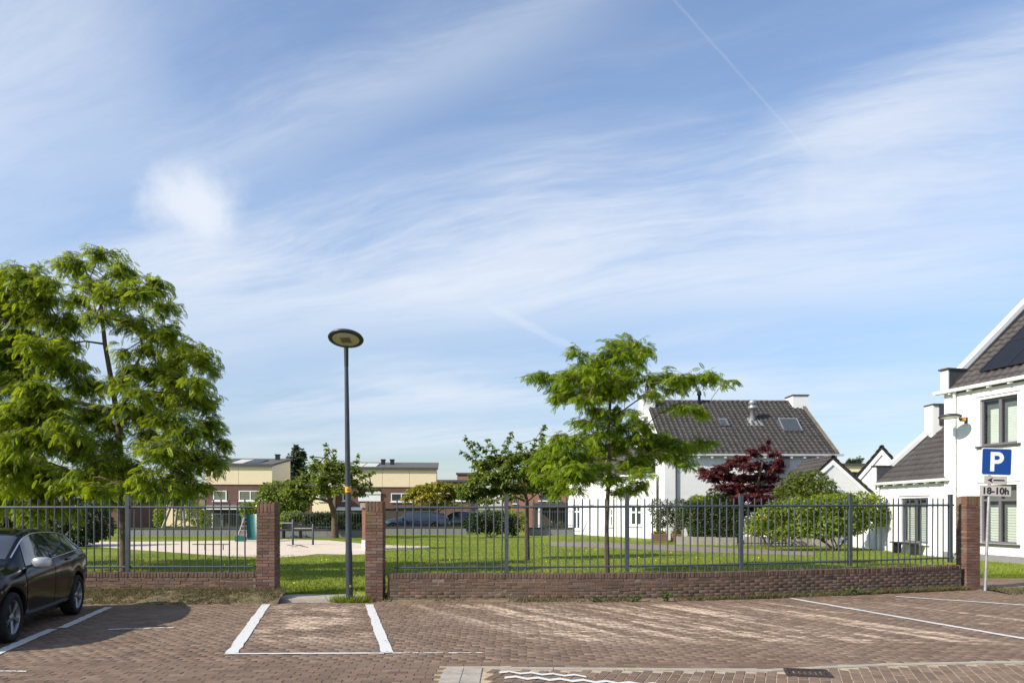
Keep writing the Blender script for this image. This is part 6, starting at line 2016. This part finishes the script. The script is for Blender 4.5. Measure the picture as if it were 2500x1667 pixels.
# low grey retaining wall of slabs at the lawn's edge
for k, (a, b) in enumerate(((1652, 1690), (1690, 1748), (1748, 1800), (1818, 1872), (1872, 1930), (1930, 1985), (1985, 2048))):
    Y = 35.6 - k * .18
    X0, X1 = ax(a, Y) + .015, ax(b, Y) - .015
    if k == 0: rw_ = thing('garden_wall', (ax(1850, 35), 35, PARK), 'low pale grey concrete slab edging in front of the hedge and vine', 'wall')
    MB().b2(X0, X1, Y, Y + .10, PARK - .05, PARK + .40 - .02 * (k % 3)).build('slab', MT['concrete'], rw_)

# white timber garden fence beside the right house: each board its own
gf = thing('garden_fence', (14.2, 31.6, PARK), 'white vertical board fence stepping down from the right house wing', 'fence')
p0, p1 = np.array([ax(2084, 33.6), 33.6]), np.array([15.06, 31.35])
for k in range(12):
    c = p0 + (p1 - p0) * (k + .5) / 12; a = math.atan2(*(p1 - p0)[::-1]); h = .55 + 1.35 * (k / 11)
    MB().box((c[0], c[1], PARK + h / 2), (np.linalg.norm(p1 - p0) / 12 - .012, .025, h), a).build('board', MT['trim'], gf)
for k in (0, 12):
    c = p0 + (p1 - p0) * k / 12; MB().box((c[0], c[1] + .05, PARK + .3), (.08, .08, .7), 0).build('post', MT['trim'], gf)
bn = thing('garden_bench', (14.75, 28.3, PARK), 'small dark garden bench under the right house wing window', 'bench')
for k in range(3): MB().b2(14.55 + k * .13, 14.66 + k * .13, 27.6, 29.2, .50, .54).build('slat', MT['black'], bn)
for y in (27.75, 29.0): MB().b2(14.58, 14.9, y, y + .06, PARK, .498).build('leg', MT['black'], bn)

# ------------------------------------------------------------------ far side of the park: low wall, railing, hedges
def low_wall(px0, px1, Y, label, top=.50):
    X0, X1 = ax(px0, Y), ax(px1, Y)
    r = thing('low_wall', ((X0 + X1) / 2, Y, PARK), label, 'wall', 'low walls along the far side of the park')
    n = max(2, int((X1 - X0) / 1.2))
    for k in range(n):
        a, b = X0 + (X1 - X0) * k / n + .006, X0 + (X1 - X0) * (k + 1) / n - .006
        MB().b2(a, b, Y, Y + .24, PARK - .02, PARK + top - .07).build('wall_block', MT['plinth'], r)
        MB().b2(a, b, Y - .04, Y + .28, PARK + top - .068, PARK + top).build('coping_stone', MT['stone'], r)
    return r


far_bal = MB().box((0, 0, .5), (.022, .022, 1)).mesh('baluster', MT['steel'])


def far_railing(px0, px1, Y, z0, z1, label, step=.16):
    X0, X1 = ax(px0, Y), ax(px1, Y)
    r = thing('railing', ((X0 + X1) / 2, Y, z0), label, 'railing', 'dark railings on the far low walls')
    for z in (z0 + .1, z1 - .12): MB().b2(X0, X1, Y - .015, Y + .015, z, z + .04).build('rail', MT['steel'], r)
    x = X0 + .04
    while x < X1:
        o = link('baluster', far_bal, r, (x - r.location.x, 0, 0)); o.scale = (1, 1, z1 - z0); x += step
    return r


low_wall(300, 655, 47, 'low grey wall behind the play slide and lawn on the left')
low_wall(640, 905, 44.6, 'low grey wall with dark coping behind the small spreading tree')
low_wall(938, 1140, 50, 'low grey wall in front of the parked dark cars')
low_wall(1290, 1400, 48, 'low grey wall in front of the dark porch of the orange brick house')
far_railing(690, 905, 44.72, PARK + .5, 1.62, 'dark railing in front of the far green hedge, seen through the opening')
far_railing(1298, 1398, 48.12, PARK + .5, 1.7, 'dark railing in front of the porch of the orange brick house')
far_railing(1815, 1925, 34.6, PARK, 1.25, 'low dark railing half hidden by the rose bush')
far_railing(500, 660, 47.12, PARK + .5, 1.55, 'dark railing behind the play slide on the left')
hedge('hedge', 'long green hedge with golden tips behind the dark far railing', ax(745, 46), ax(912, 46), 45.6, 46.6, hz(1255, 45.6), 4200, .13, MT['hedge'], 33, tip=MT['redgold'])
bush('green_shrub', 'bright rounded green shrub left of the far golden tipped hedge', 'shrub', 705, 46, [(700, 1268, 22, 18, 0), (722, 1262, 18, 14, .2)], 1200, .14, MT['vine'], 34)
bush('leafy_shrub', 'big dark green leafy shrub right of the gate pillar in the distance', 'shrub', 675, 52, [(668, 1200, 34, 22, 0), (700, 1195, 30, 20, .4), (650, 1215, 24, 22, 0), (690, 1225, 40, 24, -.3), (660, 1245, 30, 24, 0), (720, 1240, 28, 24, .3), (740, 1225, 20, 18, 0), (700, 1255, 40, 20, .3)], 5200, .19, MT['linden'], 35)
bush('dark_shrub', 'dark shrubbery behind the black car roof at the far left', 'shrub', 190, 34, [(60, 1260, 60, 40, 0), (130, 1275, 60, 40, .5), (200, 1270, 60, 40, 0), (245, 1285, 34, 30, .3), (10, 1290, 60, 40, 0), (-60, 1270, 60, 50, 0), (225, 1240, 40, 30, .4), (90, 1300, 80, 30, .2), (190, 1302, 70, 24, .2)], 15000, .13, MT['darkgreen'], 36)
bush('pink_shrub', 'pale pinkish flowering shrub at the far left edge behind the railing', 'shrub', 20, 31, [(20, 1238, 30, 20, 0), (-20, 1240, 30, 24, .2), (40, 1250, 20, 16, 0)], 1500, .12, leaf_mat('pink_bloom_leaves', (.10, .10, .04), (.42, .28, .22), .3), 37)
bush('climbing_shrub', 'leafy green climber left of the wooden swing frame', 'shrub', 395, 54, [(392, 1245, 12, 22, 0), (388, 1268, 10, 18, 0), (480, 1255, 22, 24, .2), (500, 1270, 16, 16, 0), (450, 1250, 20, 20, .3)], 1900, .16, MT['vine'], 38)
bush('climbing_shrub', 'green leafy bush above the play slide', 'shrub', 612, 43, [(600, 1240, 14, 12, 0), (622, 1238, 16, 10, .1), (612, 1252, 20, 14, .2)], 1100, .13, MT['vine'], 39)
bush('dark_shrub', 'dark hedge mass beside the parked dark cars across the lawn', 'shrub', 1200, 44, [(1160, 1275, 30, 24, 0), (1195, 1272, 30, 26, .3), (1225, 1275, 26, 26, 0), (1250, 1282, 18, 22, .2)], 2600, .15, MT['darkgreen'], 40)
bush('green_shrub', 'bright green bush between the cherry tree trunk and the railing post', 'shrub', 1262, 47, [(1245, 1260, 12, 16, 0), (1268, 1262, 14, 14, .2), (1275, 1282, 12, 12, 0), (1240, 1285, 14, 12, 0)], 1000, .15, MT['vine'], 41)
bush('porch_plant', 'pale leafy plants on the far low wall before the dark porch', 'plant', 1360, 48.6, [(1345, 1282, 8, 8, 0), (1368, 1280, 8, 9, 0), (1330, 1286, 6, 6, 0)], 420, .13, MT['olive'], 42)

car((ax(1018, 54), 54), math.radians(178), 'dark blue car parked far across the lawn, nearer the brick kiosk', MT['bluepaint'], 'cars parked across the lawn', scale=1.12, trim=False)
car((ax(1122, 55.5), 55.5), math.radians(182), 'dark grey car parked far across the lawn, nearer the dark hedge', MT['greypaint'], 'cars parked across the lawn', scale=1.12, trim=False)

# orange brick kiosk behind the gate pillar
ki = thing('brick_kiosk', (ax(920, 31), 31, PARK), 'orange brick kiosk with stone cap and white foot, partly behind the gate pillar', 'kiosk')
MB().b2(ax(884, 31), ax(924, 31), 31, 32.0, PARK + .42, hz(1239, 31)).build('wall', MT['obrick'], ki)
MB().b2(ax(884, 31) - .02, ax(924, 31) + .02, 30.98, 32.02, PARK - .02, PARK + .42).build('foot', MT['trim'], ki)
MB().b2(ax(880, 31), ax(928, 31), 30.93, 32.07, hz(1239, 31) + .002, hz(1227, 31)).build('cap', MT['concrete'], ki)

# ------------------------------------------------------------------ playground
def slide():
    Y = 39.0; b = PARK
    X = ax(612, Y)
    r = thing('play_slide', (X, Y, b), 'dark green play slide with step ladder and lime green handles', 'slide')
    top = hz(1254, Y)
    for s in (-1, 1):
        MB().bar((X - .55 + s * .22, Y + .1, b), (X - .05 + s * .22 - .15, Y + .5, top), .07).build('ladder_rail', MT['wood'], r)
        MB().tube([(X - .12 + s * .32, Y + .45, top - .25), (X - .12 + s * .34, Y + .42, top + .35), (X - .12 + s * .30, Y + .3, top + .42)], .045, 8).build('handle', MT['lime'], r)
    for k in range(6):
        t = (k + .6) / 6.4
        MB().box((X - .55 + t * .35, Y + .1 + t * .4, b + (top - b) * t), (.46, .12, .05)).build('step', MT['wood'], r)
    P = []
    for t in np.linspace(0, 1, 10):
        cx = X + .0 + .38 * t; cy = Y + .3 - .9 * t; z = b + .16 + (top - b - .16) * (1 - t) ** 1.15
        P.append([(cx + o, cy, z + h) for o, h in ((-.36, .26), (-.33, .02), (0, -.03), (.33, .02), (.36, .26))])
    m = MB().grid(P); m.grid([[(p[0] + (.02 if p[0] > 0 else -.02) * 0, p[1], p[2] - .025) for p in reversed(row)] for row in P])
    m.build('chute', MT['green_plastic'], r)
    MB().b2(X - .8, X - .3, Y - .05, Y + .12, b, b + .28).build('foot_board', MT['green_plastic'], r)


slide()


def swing():
    Y = 50.0; b = PARK
    r = thing('play_tower', (ax(440, Y), Y, b), 'grey timber play frame on slanting legs with a dark green roof', 'playground')
    z = hz(1217, Y)
    for px0, px1, dy in ((401, 424, -.6), (416, 436, .6), (462, 446, -.6), (482, 460, .6)):
        MB().bar((ax(px0, Y), Y + dy, b), (ax(px1, Y), Y, z), .13).build('leg', MT['wood'], r)
    MB().bar((ax(420, Y), Y, z), (ax(464, Y), Y, z), .14).build('beam', MT['wood'], r)
    P = []
    for a in np.linspace(0, math.pi, 9):
        P.append([(ax(449, Y) + .42 * math.cos(a), Y + d, z - .45 + .75 * math.sin(a)) for d in (-.6, .6)])
    MB().grid(P).build('roof', MT['green_plastic'], r)
    for x in (ax(440, Y), ax(452, Y)): MB().tube([(x, Y, z), (x, Y, b + .5)], .015, 5).build('rope', MT['wood'], r)
    MB().b2(ax(439, Y), ax(453, Y), Y - .12, Y + .12, b + .46, b + .50).build('seat', MT['black'], r)
    MB().b2(ax(470, Y), ax(492, Y), Y - .3, Y + .3, b + 1.0, b + 1.06).build('platform', MT['wood'], r)


swing()


def bars():
    Y = gp(715, 1330, PARK)[1]; b = PARK
    r = thing('exercise_bars', (ax(740, Y), Y, b), 'dark grey exercise posts with two steel bars on the sand', 'playground')
    pz = [(672, 1262), (715, 1267), (764, 1278)]
    for px, py in pz: MB().tube([(ax(px, Y), Y, b - .1), (ax(px, Y), Y, hz(py, Y) - .03), (ax(px, Y), Y, hz(py, Y))], [.05, .05, .03], 12).build('post', MT['lamp'], r)
    MB().tube([(ax(672, Y), Y, hz(1276, Y)), (ax(715, Y), Y, hz(1276, Y))], .022, 8).build('bar', MT['galv'], r)
    MB().tube([(ax(715, Y), Y, hz(1289, Y)), (ax(764, Y), Y, hz(1289, Y))], .022, 8).build('bar', MT['galv'], r)


bars()
Y = gp(720, 1337, PARK)[1]; b = PARK + .012
sf = thing('metal_scrap', (ax(728, Y), Y, b), 'low bent rusty metal frame lying on the sand', 'playground')
for pts in ([(703, 1327), (712, 1330), (722, 1331), (730, 1328), (751, 1333), (751, 1339)], [(713, 1331), (713, 1338)], [(721, 1326), (730, 1330), (750, 1336)]):
    MB().tube([(ax(px, Y), Y + .2 * math.sin(px), max(b + .012, hz(py + 2, Y))) for px, py in pts], .014, 6).build('rod', MT['rust'], sf)
tl = thing('trestle', (ax(530, 31), 31, PARK), 'thin dark metal trestle standing on the sand behind the left railing', 'playground')
for px in (500, 545): MB().tube([(ax(px, 31), 31, PARK), (ax(px, 31), 31, hz(1328, 31))], .02, 6).build('leg', MT['steel'], tl)
MB().tube([(ax(470, 31), 31, hz(1328, 31)), (ax(560, 31), 31, hz(1328, 31))], .022, 6).build('bar', MT['steel'], tl)
be = thing('park_bench', (ax(712, 43.4), 43.4, PARK), 'dark slatted park bench against the far low wall', 'bench')
for k in range(3): MB().b2(ax(686, 43.4), ax(740, 43.4), 43.1 + k * .13, 43.2 + k * .13, .52, .56).build('seat_slat', MT['black'], be)
for k in range(3): MB().b2(ax(686, 43.4), ax(740, 43.4), 43.55, 43.59, .64 + k * .13, .74 + k * .13).build('back_slat', MT['black'], be)
for px in (692, 733): MB().b2(ax(px, 43.4), ax(px, 43.4) + .07, 43.12, 43.54, PARK, .518).build('leg', MT['black'], be)


# ------------------------------------------------------------------ grass, weeds, flowers
def blades(name, xy, z, h, mat, seed, lean=.5, w=.006, tone=.4, label=None, cat=None):
    rg = np.random.default_rng(seed); n = len(xy)
    a = rg.random(n) * 2 * math.pi; hh = h * rg.uniform(.5, 1.3, n)
    base = np.column_stack([xy, z if np.ndim(z) else np.full(n, z)])
    side = np.column_stack([np.cos(a), np.sin(a), np.zeros(n)]) * (w * rg.uniform(.7, 1.5, n))[:, None]
    ln = rg.normal(0, lean, (n, 2)) * hh[:, None]
    tip = base + np.column_stack([ln, hh])
    V = np.stack([base - side, base + side, tip], 1).reshape(-1, 3)
    F = np.arange(3 * n).reshape(-1, 3)
    o = link(name, np_mesh(name, V, F, mat, np.clip(tone + .22 * rg.normal(size=n), 0, 1)))
    return tag(o, label, cat, kind='stuff')


rg = np.random.default_rng(3)
n = 150000
d = 15.2 + 30 * rg.random(n) ** 2.0
x = (rg.random(n) * 2 - 1) * (.70 * d + .5)
ok = np.array([yy > wall_y(xx) + .12 for xx, yy in zip(x, d)])
ok &= ~((x > -4.7) & (x < -2.85) & (d < 15.66))
sandY = gp(700, 1345, PARK)[1]
u = CX + FPX * x / d; vv = HOR + FPX * (CAMH - PARK) / d
ok &= ~((u > 200) & (u < 940) & (vv < 1356) & (vv > 1318)) & ~((x > 10.3) & (d < 19.9))
ok &= ~((u > 1345) & (u < 1990) & (vv > 1322 + (u - 1345) * .035) & (vv < 1334 + (u - 1345) * .036))
x, d = x[ok], d[ok]
blades('lawn_grass', np.column_stack([x, d]), PARK, .055, MT['grass'], 4, .6, .009, .42, 'short green lawn grass of the park', 'grass')
n = 26000
x = -14 + 9.5 * rg.random(n); t = rg.random(n); y = 14.36 + .68 * t
z = -.01 + .215 * (1 - (1 - t * .68 / .7) ** 1.6)
blades('bank_grass', np.column_stack([x, y]), z, .06, MT['drygrass'], 5, .9, .007, .45, 'dry matted grass on the bank below the left wall', 'grass')
n = 15000
s = rg.random(n) ** .8; x = -2.9 + 13.1 * s
dens = .12 + .8 * np.clip((x - 2) / 6, 0, 1) + .35 * np.sin(x * 2.7) * np.cos(x * 1.1)
kk = rg.random(n) < dens; x = x[kk]
y = np.array([wall_y(min(q, 10.1)) for q in x]) - .12 - .16 * rg.random(len(x)) ** 1.5
blades('verge_grass', np.column_stack([x, y]), .01, .085, MT['drygrass'], 6, .7, .007, .30, 'tufts of grass along the foot of the right wall', 'grass')
n = 9000
x = 10.5 + 6 * rg.random(n); y = 15.9 + .03 * (x - 10.4) + 1.05 * rg.random(n)
kk = np.sin(x * 3) * np.cos(y * 5) + rg.normal(0, .5, n) > -.1
blades('sign_verge_grass', np.column_stack([x[kk], y[kk]]), .02, .09, MT['drygrass'], 7, .7, .007, .25, 'patchy grass around the foot of the parking sign', 'grass')
n = 900
a = rg.random(n) * 6.28; rr = .08 + .26 * rg.random(n)
blades('lamp_grass', np.column_stack([-3.13 + rr * np.cos(a) * 1.3, 14.74 + rr * np.sin(a) * .6]), 0, .13, MT['grass'], 8, .6, .007, .3, 'tuft of grass round the foot of the street lamp', 'grass')
# grass in the joints of the paving
n = 1500
x = (rg.random(n) * 2 - 1) * 9; y = 7.9 + 7 * rg.random(n)
y = 5.9 + np.round((y - 5.9) / .1045) * .1045 + .052
kk = np.sin(x * 1.3 + 2) * np.cos(y * .9) + rg.normal(0, .5, n) > .75
blades('joint_moss', np.column_stack([x[kk], y[kk]]), -.01, .03, MT['drygrass'], 9, .7, .006, .3, 'tiny weeds in the paving joints', 'weeds')


def weed(px, Y, h, n, seed, label):
    X = ax(px, Y)
    r = thing('weed', (X, Y, .0), label, 'weed', 'weeds at the foot of the wall')
    rg = np.random.default_rng(seed); m = MB(); PO, FW = [], []
    for k in range(5):
        t = np.array([X + rg.normal(0, .12), Y + rg.normal(0, .03), h * rg.uniform(.6, 1.1)])
        m.tube([(X, Y, 0), ((X + t[0]) / 2, Y, t[2] * .6), t], [.004, .003, .002], 4)
        for q in range(n // 5):
            f = rg.uniform(.25, 1); PO.append(np.array([X, Y, 0]) * (1 - f) + t * f + rg.normal(0, .015, 3)); FW.append(rg.normal(0, 1, 3) + np.array([0, 0, .4]))
    m.build('stem', MT['weed'], r)
    PO, FW = np.array(PO), np.array(FW)
    link('leaves', leaf_mesh('leaves', BROAD, PO - np.array(r.location), FW, rg.normal(0, 1, PO.shape) + np.array([0, 0, 1]), rg.uniform(.04, .08, len(PO)), .4 + .2 * rg.normal(size=len(PO)), MT['weed']), r)


weed(1625, 14.78, .24, 60, 51, 'tall leafy weed growing out of the foot of the right wall')
weed(1553, 14.74, .11, 35, 52, 'small weed at the wall foot left of the tall leafy weed')
weed(1458, 14.72, .08, 25, 53, 'tiny weed at the wall foot below the young locust tree')
weed(2085, 15.9, .16, 50, 54, 'low weed at the wall foot near the right end of the railing')
# dandelions
pts = []
for px, py in [(1445, 1347), (1452, 1345), (1405, 1388), (1497, 1382), (1478, 1391), (787, 1371), (802, 1370), (828, 1376), (706, 1430), (735, 1448), (765, 1446), (1380, 1356), (1560, 1365), (1640, 1352), (1600, 1372), (1330, 1375), (1700, 1365), (1100, 1372), (1020, 1385), (540, 1385), (400, 1378), (1850, 1365), (1950, 1372)]:
    pts.append(gp(px, py, PARK))
m = MB()
for X, Y in pts:
    for k in range(1):
        xx, yy = X + rng.normal(0, .08), Y + rng.normal(0, .1)
        m.tube([(xx, yy, PARK), (xx, yy, PARK + .07)], .003, 3, cap=False); m.lathe([(.024, .07), (.02, .085), (0, .09)], 7, Matrix.Translation((xx, yy, PARK)))
tag(m.build('dandelions', MT['flower']), 'yellow dandelions dotted over the park lawn', 'flowers', kind='stuff')
